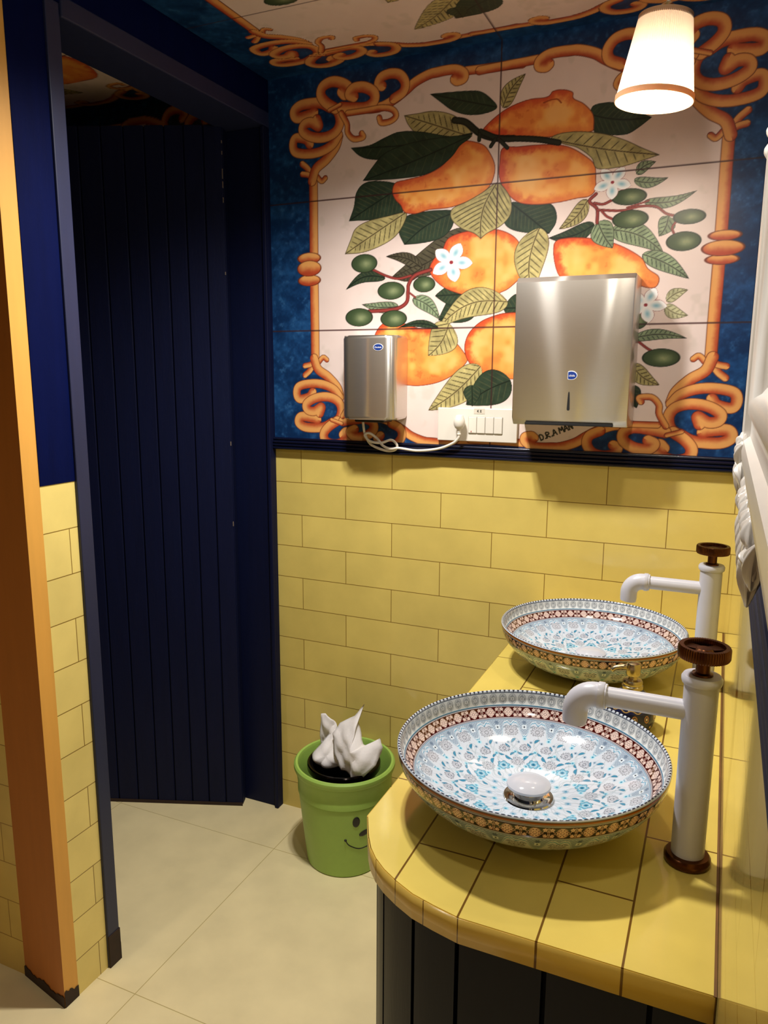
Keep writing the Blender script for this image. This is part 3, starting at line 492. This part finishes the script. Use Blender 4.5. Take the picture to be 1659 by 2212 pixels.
for p, u in zip(P, us):
    dv = Vector((0, 0)); i = P.index(p); t = Vector(P[min(i + 1, len(P) - 1)]) - Vector(P[max(i - 1, 0)]); n = Vector((t.y, -t.x)).normalized(); n = n if n.dot(Vector(p) - cen) > 0 else -n
    R0.append((bm.verts.new((p[0] + n.x * .0012, p[1] + n.y * .0012, .756)), bm.verts.new((p[0] + n.x * .0012, p[1] + n.y * .0012, .7893)), u + off))
for (a0, a1, ua), (b0, b1, ub) in zip(R0[:-1], R0[1:]):
    f = bm.faces.new((a0, b0, b1, a1))
    for l, uv in zip(f.loops, ((ua, .2), (ub, .2), (ub, .8), (ua, .8))): l[uvl].uv = uv
solid(obj('edge_tiles', bm, M_TE, vt, smooth=True), .0005, 0)
obj('grout_joint', bx((1.1966, -1.2265, .7895), (1.1997, -.003, .7903)), mat('rusty_grout', '6a4618', .7, var=.6, scale=14), vt)
# plank front following the curve
Q = counter_path(.013); Q = [(q[0], q[1]) for q in Q]
Ls = [0.]
for a, b in zip(Q[:-1], Q[1:]): Ls.append(Ls[-1] + math.dist(a, b))
def at(s): return (float(np.interp(s, Ls, [q[0] for q in Q])), float(np.interp(s, Ls, [q[1] for q in Q])))
# joints measured along the front
front = [x for x in (1.136, 1.02, .914)]; js = sorted([Ls[-1] - (1.1992 - x) for x in front] + [Ls[-1]])
js = [js[0] - k for k in (.66, .58, .50, .42, .345, .27, .205, .14, .0675)] + js; js = [0.] + [j for j in js if j > .02]
for a, b in zip(js[:-1], js[1:]):
    n = max(2, int((b - a) / .012)); pts_ = [at(a + .003 + (b - a - .006) * k / n) for k in range(n + 1)]; inn = []
    for k, q in enumerate(pts_):
        t = Vector(pts_[min(k + 1, n)]) - Vector(pts_[max(k - 1, 0)]); nn = Vector((t.y, -t.x)).normalized(); nn = -nn if nn.dot(Vector(q) - cen) > 0 else nn
        inn.append((q[0] + nn.x * .012, q[1] + nn.y * .012))
    bm = B(); prism(bm, pts_ + inn[::-1], .004, .7565, 'z'); obj('plank', bm, NAVYK, vt, smooth=True)
Q2 = counter_path(.03); bm = B(); prism(bm, Q2 + [(1.196, -.004)], .0, .756, 'z'); obj('carcass', bm, NAVYP, vt)
# ---------------------------------------------------------------- wash basins
def basin_meshes():
    n = 1260; th = np.arange(n) * 2 * PI / n; R, H, r0 = .195, .095, .056
    def arc(k, Rm, z0, zt, rb, rt):       # shallow bowl curve from rim to base
        t = np.linspace(0, 1, k); rr = rt + (rb - rt) * t; return rr, t
    k1, k2 = 200, 150
    t = np.linspace(0, 1, k1); ri = .1905 * np.cos(t * PI / 2) ** .92; ri = np.where(t > .999, .0, ri); zi = H - .0826 * np.sin(t * PI / 2) ** 1.0
    si = np.r_[0, np.cumsum(np.hypot(np.diff(ri), np.diff(zi)))] * 1000 + 4
    tl = np.linspace(0, 1, 7); rl = .195 - .0045 * tl; zl = H + .0022 * np.sin(tl * PI); sl = 4 * tl
    t2 = np.linspace(0, 1, k2); ro = .195 + (.058 - .195) * (1 - np.cos(t2 * 1.45)) / (1 - math.cos(1.45)); zo = H * (1 - np.sin(t2 * 1.45) / math.sin(1.45)); so = np.r_[0, np.cumsum(np.hypot(np.diff(ro), np.diff(zo)))] * 1000
    def surf(r, z, s, inside):
        T, S = np.meshgrid(th, s); Rr = np.repeat(r[:, None], n, 1); Z = np.repeat(z[:, None], n, 1)
        return np.stack([Rr * np.cos(T), Rr * np.sin(T), Z], -1), paint_bowl(T, S, np.maximum(Rr, .004) * 1000, inside)
    a, ca = surf(ri, zi, si, True); l, cl = surf(rl[:-1], zl[:-1], sl[:-1], True); o_, co_ = surf(ro[::-1], zo[::-1], so[::-1], False)
    base = np.zeros((1, n, 3)); b1, cb = o_[:1].copy(), co_[:1] * 0 + .85; b1[..., :2] *= .02
    return grid_mesh('bowl', np.concatenate([b1, o_[:-1], l, a]), np.concatenate([cb, co_[:-1], cl, ca]), True, vcol_mat('basin_glaze', .09, .5, 0.))
bowl_me = basin_meshes()
def lathe_o(name, prof, m, parent, n=48, loc=None, **k): return obj(name, lathe(B(), prof, n, **k), m, parent, smooth=True, loc=loc)
bs = thing('washbasin', 'near round white ceramic basin with blue floral and brown band pattern, rounded counter end', 'washbasin', (.938, -.956, .7905), 'patterned wash basins')
b = link(bpy.data.objects.new('bowl', bowl_me), bs)
lathe_o('drain_ring', [(.02, .0125), (.036, .0125), (.0375, .0135), (.036, .0152), (.029, .0152), (.024, .013), (.02, .0125)], CHROME, bs)
st = lathe_o('drain_stopper', [(0, .0285), (.012, .0275), (.027, .0285), (.0325, .0315), (.0318, .0345), (.026, .0385), (.014, .0415), (0, .042)], CERAM, bs)
lathe_o('stem', [(0, .0126), (.022, .0126), (.022, .018), (.013, .0185), (.013, .0285), (0, .0285)], CHROME, st)
# ---------------------------------------------------------------- taps
tp = thing('tap', 'near white pillar tap with copper wheel handle, by the rounded counter end', 'tap', (1.16, -1.0, .7905), 'white pillar taps')
lathe_o('base_ring', [(.0, 0), (.0275, 0), (.029, .003), (.029, .009), (.0265, .0125), (.0215, .0135), (.0, .0135)], COPPER, tp)
lathe_o('pillar', [(.0, .01), (.0208, .01), (.0208, .248), (.0235, .2485), (.0245, .2515), (.0245, .2555), (.0225, .259), (.013, .2595), (.0, .257)], WHITEP, tp)
bm = B(); tube(bm, [(-.01, 0, .209), (-.118, 0, .209)], .0133, 28); obj('spout_arm', bm, WHITEP, tp, smooth=True)
pth = [(-.114, 0, .209), (-.128, 0, .209)] + [(-.128 - .026 * math.sin(a), 0, .183 + .026 * math.cos(a)) for a in np.linspace(.15, PI / 2, 10)] + [(-.154, 0, .172), (-.1545, 0, .166)]
bm = B(); tube(bm, [(-.1165, 0, .209), (-.118, 0, .209), (-.125, 0, .209)], [.0172, .0182, .0182], 28); tube(bm, pth, [.0165] + [.0168] * 11 + [.0166, .0158], 28); obj('spout_elbow', bm, WHITEP, tp, smooth=True)
lathe_o('valve_stem', [(.0, .257), (.013, .257), (.0125, .262), (.0088, .2635), (.0088, .283), (.0, .283)], COPPER, tp, 28)
bm = B(); rib = lambda k: 1.0 + (.018 if k % 4 < 2 else -.012)
lathe(bm, [(.0245, .282), (.0295, .282), (.0308, .2845), (.0308, .2955), (.0295, .298), (.0245, .298), (.0235, .294), (.0235, .285), (.0245, .282)], 240, rmod=rib, cap=False)
lathe(bm, [(0, .2815), (.011, .2815), (.012, .283), (.012, .2915), (.009, .2945), (0, .295)], 40)
for a in range(3):
    q = 2 * PI * a / 3 + .6; d = Vector((math.cos(q), math.sin(q), 0)); n_ = Vector((-d.y, d.x, 0)); vs = []
    for z in (.284, .2935):
        vs.append([bm.verts.new(d * r_ + n_ * w_ + Vector((0, 0, z))) for r_, w_ in ((.008, -.0075), (.024, -.009), (.024, .009), (.008, .0075))])
    bm.faces.new(vs[0][::-1]); bm.faces.new(vs[1])
    for k in range(4): bm.faces.new((vs[0][k], vs[0][(k + 1) % 4], vs[1][(k + 1) % 4], vs[1][k]))
lathe(bm, [(0, .2835), (.0243, .2835), (.0243, .286), (0, .286)], 48)
obj('wheel_handle', bm, COPPER, tp, smooth=True)
def copy_tree(o, parent=None):
    c = o.copy(); COL.objects.link(c)
    if parent is not None: c.parent = parent
    for ch in o.children: copy_tree(ch, c)
    return c
for src, loc, lab in ((bs, (.934, -.367, .7905), 'far round white ceramic basin with blue floral and brown band pattern, by back wall'), (tp, (1.16, -.385, .7905), 'far white pillar tap with copper wheel handle, by back wall')):
    c = copy_tree(src); c.location = loc; c['label'] = lab
    if src is tp: c.rotation_euler = (0, 0, -.0)
# ---------------------------------------------------------------- soap dispenser
sd = thing('soap_dispenser', 'dark blue painted ceramic soap bottle with brass pump between the two basins', 'soap dispenser', (1.046, -.625, .7905))
prof = np.array([(.0, 0), (.03, 0), (.036, .002), (.041, .012), (.0435, .026), (.042, .040), (.036, .054), (.026, .065), (.017, .071), (.0145, .074), (.0, .074)])
zz = np.concatenate([np.linspace(a, b_, 14)[:-1] for a, b_ in zip(range(10), range(1, 11))] + [[10]]); pr_ = np.stack([np.interp(zz, range(11), prof[:, 0]), np.interp(zz, range(11), prof[:, 1])], 1)
n = 300; T = np.arange(n) * 2 * PI / n; RR = np.maximum(pr_[:, :1], 1e-4) + 0 * T; ZZ = pr_[:, 1:] + 0 * T; TT = T + 0 * RR
Cc = np.zeros(RR.shape + (3,)) + rgb('141c42')
def pp(col, a): Cc[:] = Cc * (1 - a[..., None]) + rgb(col) * a[..., None]
xx = rep(TT, 12) * 2 * PI * RR / 12 * 1000; yy = (ZZ - .031) * 1000; e_ = np.hypot(xx / 4.6, yy / 6.5); pp('c98a4a', sm(1.05, .95, e_)); pp('1a2148', sm(.78, .7, e_)); pp('d9c3a0', sm(.45, .35, e_))
xx = rep(TT, 6) * 2 * PI * RR / 6 * 1000; yy = (ZZ - .056) * 1000; e_ = np.abs(xx) - 6. * np.clip(1 - (yy / 11.) ** 2, 0, 1); pp('e6dcb8', sm(.4, -.2, e_) * (np.abs(yy) < 11)); pp('2d3f7c', sm(-2.4, -3.2, e_) * (np.abs(yy) < 11))
pp('c9a35a', sm(1.2, .4, np.abs((ZZ - .044) * 1000 - 2 * np.sin(TT * 12)))); yy = (ZZ - .014) * 1000; xx = rep(TT, 18) * 2 * PI * RR / 18 * 1000; pp('c9a35a', sm(2.6, 2., np.hypot(xx, yy)))
link(bpy.data.objects.new('bottle', grid_mesh('bottle', np.stack([RR * np.cos(TT), RR * np.sin(TT), ZZ], -1), Cc, True, vcol_mat('soap_glaze', .12))), sd)
pm = lathe_o('pump', [(0, .072), (.0165, .072), (.0185, .074), (.0185, .079), (.0165, .081), (.0175, .083), (.0175, .087), (.0155, .09), (.0085, .091), (.0075, .094), (.0075, .098), (.0115, .0985), (.0125, .101), (.0125, .117), (.0105, .1205), (.006, .122), (0, .1222)], GOLD, sd, 32)
bm = B(); tube(bm, sm3([(-.009, -.001, .1115), (-.02, -.004, .112), (-.031, -.007, .109), (-.037, -.009, .104)]), [.0052] * 6 + [.0045] * 12 + [.003], 14); obj('nozzle', bm, GOLD, pm, smooth=True)
# ---------------------------------------------------------------- waste bin, inner bucket, paper towels
wb = thing('waste_bin', 'green plastic waste bin with printed smile beside the counter', 'bin', (.222, -.154, 0.))
lathe_o('bin_body', [(0, .004), (.1, .004), (.108, 0.), (.112, .004), (.1185, .06), (.126, .13), (.1335, .205), (.1345, .215), (.1335, .222), (.137, .2225), (.1375, .238), (.1365, .242), (.1395, .272), (.141, .286), (.1455, .288), (.148, .295), (.1475, .304), (.143, .309), (.137, .308), (.1335, .30), (.128, .21), (.115, .06), (.11, .01), (0, .01)], GREEN, wb, 96)
def coneP(a, z, o_=.0008):
    r = float(np.interp(z, [.004, .06, .13, .205], [.112, .1185, .126, .1335])) + o_; return Vector((r * math.cos(math.radians(a)), r * math.sin(math.radians(a)), z))
def decal(name, c, ra, rz, m, parent, rot=0.):
    bm = B(); rings = []
    for rr in (0.33, .66, 1.):
        rings.append([bm.verts.new(coneP(c[0] + rr * (ra * math.cos(t) * math.cos(rot) - rz * 430 * math.sin(t) * math.sin(rot) * 1.), c[1] + rr * (rz * math.sin(t) * math.cos(rot) + ra / 430 * math.cos(t) * math.sin(rot)))) for t in np.linspace(0, 2 * PI, 28)[:-1]])
    bm.faces.new(rings[0])
    for a, b_ in zip(rings[:-1], rings[1:]):
        for k in range(27): bm.faces.new((a[k], a[(k + 1) % 27], b_[(k + 1) % 27], b_[k]))
    return solid(obj(name, bm, m, parent, smooth=True), .0008, 0)
decal('printed_eye', (-49.1, .185), 4.6, .0165, PRINT, wb); decal('printed_eye', (-12., .185), 4.6, .0165, PRINT, wb)
nz = decal('printed_nose', (-37.5, .144), 7.5, .0085, PRINT, wb, .25); 
bm = B(); tube(bm, sm3([coneP(a, z, 0) for a, z in ((-62.4, .128), (-59, .114), (-53, .104), (-44.2, .095), (-33.7, .0955), (-24, .1), (-14, .112), (-8, .128))]), .0016, 8); ball(bm, coneP(-62.4, .128, 0), (.0038, .0038, .0038)); ball(bm, coneP(-8, .128, 0), (.0038, .0038, .0038)); obj('printed_smile', bm, PRINT, wb, smooth=True)
ib = thing('inner_bucket', 'small black metal bucket set inside the green bin', 'bucket', (.224, -.163, .011))
lathe_o('bucket_body', [(0, 0), (.07, 0), (.074, .004), (.094, .272), (.096, .276), (.1045, .277), (.107, .281), (.107, .296), (.1045, .299), (.1, .299), (.098, .294), (.09, .29), (.072, .03), (0, .03)], BLACKS, ib, 72)
def towel(label, O, Y, bulge, seed, lean=0.):
    O = np.array(O); c = O.mean(0); rg = np.random.default_rng(seed); bm = B(); n = 9; Pp = []
    E_ = [];
    for a, b_ in zip(O, np.roll(O, -1, 0)):
        for t in (0, .33, .66): E_.append(a + (b_ - a) * t)
    E_ = np.array(E_); rings = []; rid = rg.random(5) * 6
    def dep(x, z, f):
        h = bulge * (1 - f ** 2) + .010 * math.sin(48 * x + 26 * z + rid[0]) * (1 - .3 * f) + .008 * abs(math.sin(62 * x - 40 * z + rid[1])) + .002 * math.sin(150 * z + 90 * x + rid[2])
        return Y - h + lean * (z - c[1])
    for k in range(1, n + 1):
        f = k / n; rings.append([bm.verts.new((float(c[0] + (e[0] - c[0]) * f), float(dep(c[0] + (e[0] - c[0]) * f, c[1] + (e[1] - c[1]) * f, f)), float(c[1] + (e[1] - c[1]) * f))) for e in E_])
    v0 = bm.verts.new((c[0], dep(c[0], c[1], 0), c[1])); m = len(E_)
    for k in range(m): bm.faces.new((v0, rings[0][k], rings[0][(k + 1) % m]))
    for a, b_ in zip(rings[:-1], rings[1:]):
        for k in range(m): bm.faces.new((a[k], a[(k + 1) % m], b_[(k + 1) % m], b_[k]))
    o = obj('paper_towel', bm, PAPER, smooth=True); solid(o, .0012, 1); return tag(o, label, 'paper towel', 'crumpled paper towels')
towel('crumpled white paper towel draped over front of inner bucket, spiky top', [(0.192, 0.39), (0.207, 0.417), (0.252, 0.445), (0.271, 0.475), (0.267, 0.434), (0.288, 0.393), (0.296, 0.381), (0.322, 0.372), (0.339, 0.4), (0.35, 0.379), (0.343, 0.338), (0.307, 0.298), (0.282, 0.288), (0.272, 0.3), (0.241, 0.307), (0.216, 0.335), (0.198, 0.367)], -.175, .035, 1, .55)
towel('small upright folded paper towel at left rear of bin top', [(0.128, 0.418), (0.146, 0.422), (0.162, 0.419), (0.176, 0.412), (0.188, 0.397), (0.186, 0.367), (0.18, 0.337), (0.142, 0.31), (0.131, 0.335), (0.127, 0.392)], -.128, .008, 2, .2)
towel('crumpled white paper towel sagging into left side of inner bucket', [(0.184, 0.393), (0.197, 0.381), (0.221, 0.341), (0.239, 0.316), (0.236, 0.297), (0.204, 0.292), (0.178, 0.290), (0.155, 0.292), (0.129, 0.303), (0.125, 0.312), (0.148, 0.342), (0.164, 0.367)], -.165, .03, 5, .5)
# ---------------------------------------------------------------- hand dryer, towel dispenser, switch plate
hd = thing('hand_dryer', 'small brushed steel hand dryer with oval blue badge and white cord', 'hand dryer', (.2665, -.005, 1.294))
bm = B(); W_, D_, H_ = .0795, .096, .226; rr = .026; P = [(-W_, 0)] + [(-W_ + rr - rr * math.cos(a), -D_ + rr - rr * math.sin(a)) for a in np.linspace(0, PI / 2, 9)] + [(W_ - rr + rr * math.sin(a), -D_ + rr - rr * math.cos(a)) for a in np.linspace(0, PI / 2, 9)] + [(W_, 0)]
prism(bm, P, 0, H_, 'z', bev=.009); obj('casing', bm, STEEL, hd, smooth=True)
obj('outlet', bx((-.045, -.08, -.008), (.045, -.02, .002), .004), BLACKP, hd)
def badge(parent, c, a, b_, s, cut=None):
    bm = B(); P = [(a * math.cos(t), b_ * math.sin(t)) for t in np.linspace(0, 2 * PI, 40)[:-1]]; P1 = [(.9 * x, .87 * y) for x, y in P]
    if cut is not None: P = [(max(x, cut), y) for x, y in P]; P1 = [(max(x, cut + .0008), y) for x, y in P1]
    prism(bm, P, -.0009, 0, 'y'); o = obj('badge', bm, WTXT, parent); o.location = c
    bm = B(); prism(bm, P1, -.0013, -.0009, 'y'); f = obj('badge_field', bm, DECAL, o)
    text('badge_text', s, b_ * .66, Matrix.Translation((.0 if cut is None else .0018, -.0016, -.0005)) @ FACE, WTXT, o, .0003); return o
badge(hd, (.0345, -D_ - .0002, .194), .0145, .0095, 'Orchids')
bm = B(); cord = [(0.231, -.05, 1.290), (0.2315, -.045, 1.265), (0.232, -.035, 1.246), (0.247, -.03, 1.220), (0.291, -.03, 1.205), (0.322, -.034, 1.208), (0.330, -.036, 1.222), (0.312, -.036, 1.236), (0.283, -.04, 1.227), (0.250, -.044, 1.231), (0.234, -.044, 1.247), (0.248, -.042, 1.253), (0.269, -.036, 1.238), (0.29, -.044, 1.22), (0.312, -.043, 1.212), (0.336, -.036, 1.214), (0.389, -.03, 1.209), (0.45, -.03, 1.217), (0.493, -.034, 1.234), (0.509, -.036, 1.249), (0.511, -.036, 1.262)]
o = obj('power_cord', tube(bm, sm3([(x - .2665, y + .005, z - 1.294) for x, y, z in cord], 8), .0036, 12), PLAST, hd, smooth=True)
bm = B(); lathe(bm, [(0, 0), (.005, 0), (.0055, .004), (.0045, .006), (.0058, .008), (.0048, .010), (.0062, .012), (.0055, .014), (.011, .018), (.0145, .026), (.0155, .036), (.014, .042), (.010, .052), (.0, .054)], 24, c=(.511 - .2665, -.031, 1.258 - 1.294)); obj('plug', bm, PLAST, o, smooth=True)
bm = B(); 
td = thing('towel_dispenser', 'large brushed steel paper towel dispenser with cut blue badge and keyhole slot', 'towel dispenser', (.8155, -.005, 1.297))
W_, D_, H_ = .1375, .125, .35
pf = [(0, .002), (0, H_), (-D_ + .012, H_), (-D_, H_ - .012), (-D_, .017), (-D_ + .014, .0), (-.02, 0.)]
bm = B(); prism(bm, pf, -W_, W_, 'x', bev=.0025); obj('casing', bm, STEEL, td, smooth=True)
obj('outlet_slot', bx((-.105, -D_ + .002, .0005), (.105, -D_ + .0125, .0068), .001), DARK, td)
badge(td, (.0035, -D_ - .0002, .12), .0145, .0105, 'chids', -.008)
bm = B(); prism(bm, [(-.0035 * s_ * w_, z) for s_, z, w_ in ((1, .04, 1), (1, .058, .8), (1, .078, .5), (.5, .0815, .4), (-.5, .0815, .4), (-1, .078, .5), (-1, .058, .8), (-1, .04, 1), (-.6, .037, 1), (.6, .037, 1))], -D_ - .0005, -D_ + .001, 'y'); obj('keyhole', bm, DARK, td)
obj('lock_screw', lathe(B(), [(0, 0), (.006, 0), (.006, .004), (.004, .006), (0, .006)], 16, c=(-.005, -.06, H_)), CHROME, td, smooth=True)
sp = thing('switch_plate', 'white wall socket plate with four switches under the towel dispenser', 'switch plate', (.553, -.005, 1.284))
obj('plate', bx((-.111, -.011, -.0445), (.111, 0, .0445), .002), PLAST, sp)
bm = B()
for a, b_ in (((-.0225, -.0125, -.0225), (.0725, -.0105, .0225)),): box(bm, a, b_, .001)
obj('switch_frame', bm, mat('grey_line', '9a948a', .5), sp)
for k in range(4): obj('switch', bx((-.0215 + .0235 * k, -.0145, -.0215), (.0015 + .0235 * k - .001, -.0105, .0215), .0012), PLAST, sp)
obj('tape', bx((-.008, -.0116, .03), (.022, -.0108, .044)), mat('tape', 'd8d0c0', .4), sp)
text('tape_writing', 'K E', .009, Matrix.Translation((.007, -.012, .037)) @ FACE, PRINT, sp)
obj('indicator', bx((-.0145, -.015, -.0195), (-.0125, -.0143, -.0155)), mat('red_dot', 'a03028', .4), sp)
# ---------------------------------------------------------------- pendant lamp
pl = thing('pendant_lamp', 'lit white pleated lampshade hanging above the far basin', 'lamp', (1.0, -.45, 1.9))
ax = Vector((.011, 0, .134)).normalized(); rotq = Vector((0, 0, 1)).rotation_difference(ax); MR = rotq.to_matrix().to_4x4()
def shade(n=180):
    bm = B(); t = [0, .2, .4, .6, .8, 1]; Hs = .138
    lathe(bm, [(.0665 - .0215 * k, Hs * k) for k in t], n, rmod=lambda k: 1 + .016 * (1 if k % 2 else -1), cap=False); bmesh.ops.transform(bm, matrix=MR, verts=bm.verts[:]); return bm
m = bpy.data.materials.new('pleated_fabric'); m.use_nodes = True; N = m.node_tree.nodes; L = m.node_tree.links; bp_ = N['Principled BSDF']; bp_.inputs['Base Color'].default_value = hx('f2e8da'); bp_.inputs['Roughness'].default_value = .9
tr = N.new('ShaderNodeBsdfTranslucent'); tr.inputs[0].default_value = hx('fbe9d2'); ms = N.new('ShaderNodeMixShader'); nz_ = N.new('ShaderNodeTexNoise'); nz_.inputs['Scale'].default_value = 60; mr = N.new('ShaderNodeMapRange'); mr.inputs[3].default_value = .19; mr.inputs[4].default_value = .23
L.new(nz_.outputs[0], mr.inputs[0]); L.new(mr.outputs[0], ms.inputs[0]); L.new(bp_.outputs[0], ms.inputs[1]); L.new(tr.outputs[0], ms.inputs[2]); L.new(ms.outputs[0], N['Material Output'].inputs[0])
sh_ = obj('shade', shade(), m, pl)
def ring(r, z0, z1): return lathe(B(), [(r, z0), (r + .0012, z0), (r + .0012, z1), (r, z1), (r, z0)], 96, cap=False, M=MR)
obj('bottom_trim', ring(.0668, -.001, .009), TRIMF, sh_, smooth=True); obj('top_trim', ring(.0452, .13, .1385), TRIMF, sh_, smooth=True)
obj('socket', lathe(B(), [(0, .075), (.012, .075), (.013, .08), (.013, .15), (.011, .156), (.006, .16), (0, .16)], 24, M=MR), GOLD, pl, smooth=True)
bm = B(); 
for k in range(3): tube(bm, [MR @ Vector((.012 * math.cos(2.1 * k), .012 * math.sin(2.1 * k), .132)), MR @ Vector((.0455 * math.cos(2.1 * k), .0455 * math.sin(2.1 * k), .135))], .0014, 6)
obj('spider', bm, GOLD, sh_)
bulb = bpy.data.materials.new('bulb_glow'); bulb.use_nodes = True; bulb.node_tree.nodes['Principled BSDF'].inputs['Emission Color'].default_value = (1, .93, .85, 1); bulb.node_tree.nodes['Principled BSDF'].inputs['Emission Strength'].default_value = 12
obj('bulb', lathe(B(), [(0, .022), (.012, .0235), (.022, .03), (.026, .042), (.022, .056), (.014, .066), (.012, .075), (0, .075)], 28, M=MR), bulb, pl, smooth=True)
top = MR @ Vector((0, 0, .158))
obj('hanging_cord', tube(B(), sm3([top, top + Vector((.004, 0, .02)), (top.x + .006, 0, .2), (.02, 0, .327)], 6), .003, 8), PLAST, pl, smooth=True)
obj('ceiling_rose', lathe(B(), [(0, .31), (.01, .31), (.035, .322), (.04, .3275), (0, .3275)], 32, c=(.02, 0, 0)), GOLD, pl, smooth=True)
lb = lamp('bulb_light', 'POINT', MR @ Vector((0, 0, .012)), LAMP_W, (1, .88, .72), .03); lb.parent = pl
# ---------------------------------------------------------------- ornate mirror on the right wall
mr_ = thing('wall_mirror', 'white carved baroque mirror frame on the right wall above the dado rail', 'mirror', (1.2, -1.1, 1.34))
def frame_sweep(rect, prof):        # prof: (inset from outer edge, protrusion towards -X)
    bm = B(); y0, y1, z0, z1 = rect; rings = []
    for ins, d in prof: rings.append([bm.verts.new((-d, y, z)) for y, z in ((y0 - ins, z0 + ins), (y0 - ins, z1 - ins), (y1 + ins, z1 - ins), (y1 + ins, z0 + ins))])
    for a, b_ in zip(rings[:-1], rings[1:]):
        for k in range(4): bm.faces.new((a[k], a[(k + 1) % 4], b_[(k + 1) % 4], b_[k]))
    return bm
obj('frame', frame_sweep((0, -.75, -.005, .31), [(0, 0), (0, .018), (.004, .0215), (.012, .0222), (.02, .0205), (.024, .0145), (.032, .0125), (.04, .0145), (.048, .019), (.056, .0195), (.063, .016), (.068, .009), (.074, .005)]), GESSO, mr_, smooth=True)
obj('mirror_glass', bx((-.005, -.68, .06), (-.002, -.07, .245)), mat('mirror_glass', 'd8d8d4', .02, 1., var=.01), mr_)
def lumps(name, items):            # fluted, tapering carved leaves: (centre, half sizes, turn about X)
    bm = B()
    for c_, s_, a_ in items:
        r = bmesh.ops.create_uvsphere(bm, u_segments=40, v_segments=18, radius=1); M = Matrix.Translation(c_) @ Matrix.Rotation(a_, 4, 'X') @ Matrix.Diagonal((*s_, 1))
        for v in r['verts']:
            x, y, z = v.co; t = (z + 1) / 2; ph = math.atan2(y, x); w = .55 + .5 * math.sin(PI * min(1, t * .85 + .12)); fl = 1 + .13 * math.cos(7 * ph) * math.sin(PI * t)
            y2 = y * w * fl + .25 * math.sin(2.5 * z); x2 = x * (fl if True else 1) * (.8 + .3 * math.sin(3 * z + 1)); v.co = M @ Vector((x2, y2, z))
    return obj(name, bm, GESSO, mr_, smooth=True)
lumps('carved_leaf', [((-.019, -.008, -.022), (.008, .011, .021), .25), ((-.018, -.026, -.012), (.008, .010, .02), -.5), ((-.018, -.04, -.026), (.008, .009, .022), .15), ((-.017, .003, -.004), (.007, .006, .012), .1), ((-.021, -.02, .008), (.006, .012, .014), 1.1), ((-.021, -.045, .002), (.007, .01, .016), .9), ((-.02, -.06, -.016), (.007, .009, .016), -.6)])
rg = np.random.default_rng(11)
for g in range(3):
    it = []
    for k in range(6):
        y = -.21 - .012 * k - .075 * g; it.append(((-.0155 - .004 * rg.random(), y, -.004 - .022 * rg.random()), (.005 + .003 * rg.random(), .007 + .005 * rg.random(), .010 + .010 * rg.random()), rg.random() * 2.4 - 1.2))
    lumps('carved_leaf', it)
for k in range(5):
    y = -.265 - .036 * k; lumps('carved_petal', [((-.0195, y, -.034), (.0065, .010, .020), .2), ((-.0185, y + .015, -.026), (.0055, .008, .017), -.35), ((-.0185, y - .015, -.026), (.0055, .008, .017), .6), ((-.021, y + .004, -.010), (.005, .012, .008), .3)])
lumps('carved_bead', [((-.0195, -.001, .297), (.005, .008, .011), 0), ((-.018, -.008, .313), (.006, .010, .010), .4), ((-.015, -.02, .33), (.008, .014, .018), .2), ((-.013, -.04, .35), (.010, .026, .024), -.2)])
# ---------------------------------------------------------------- small marks on the plaster line and floor
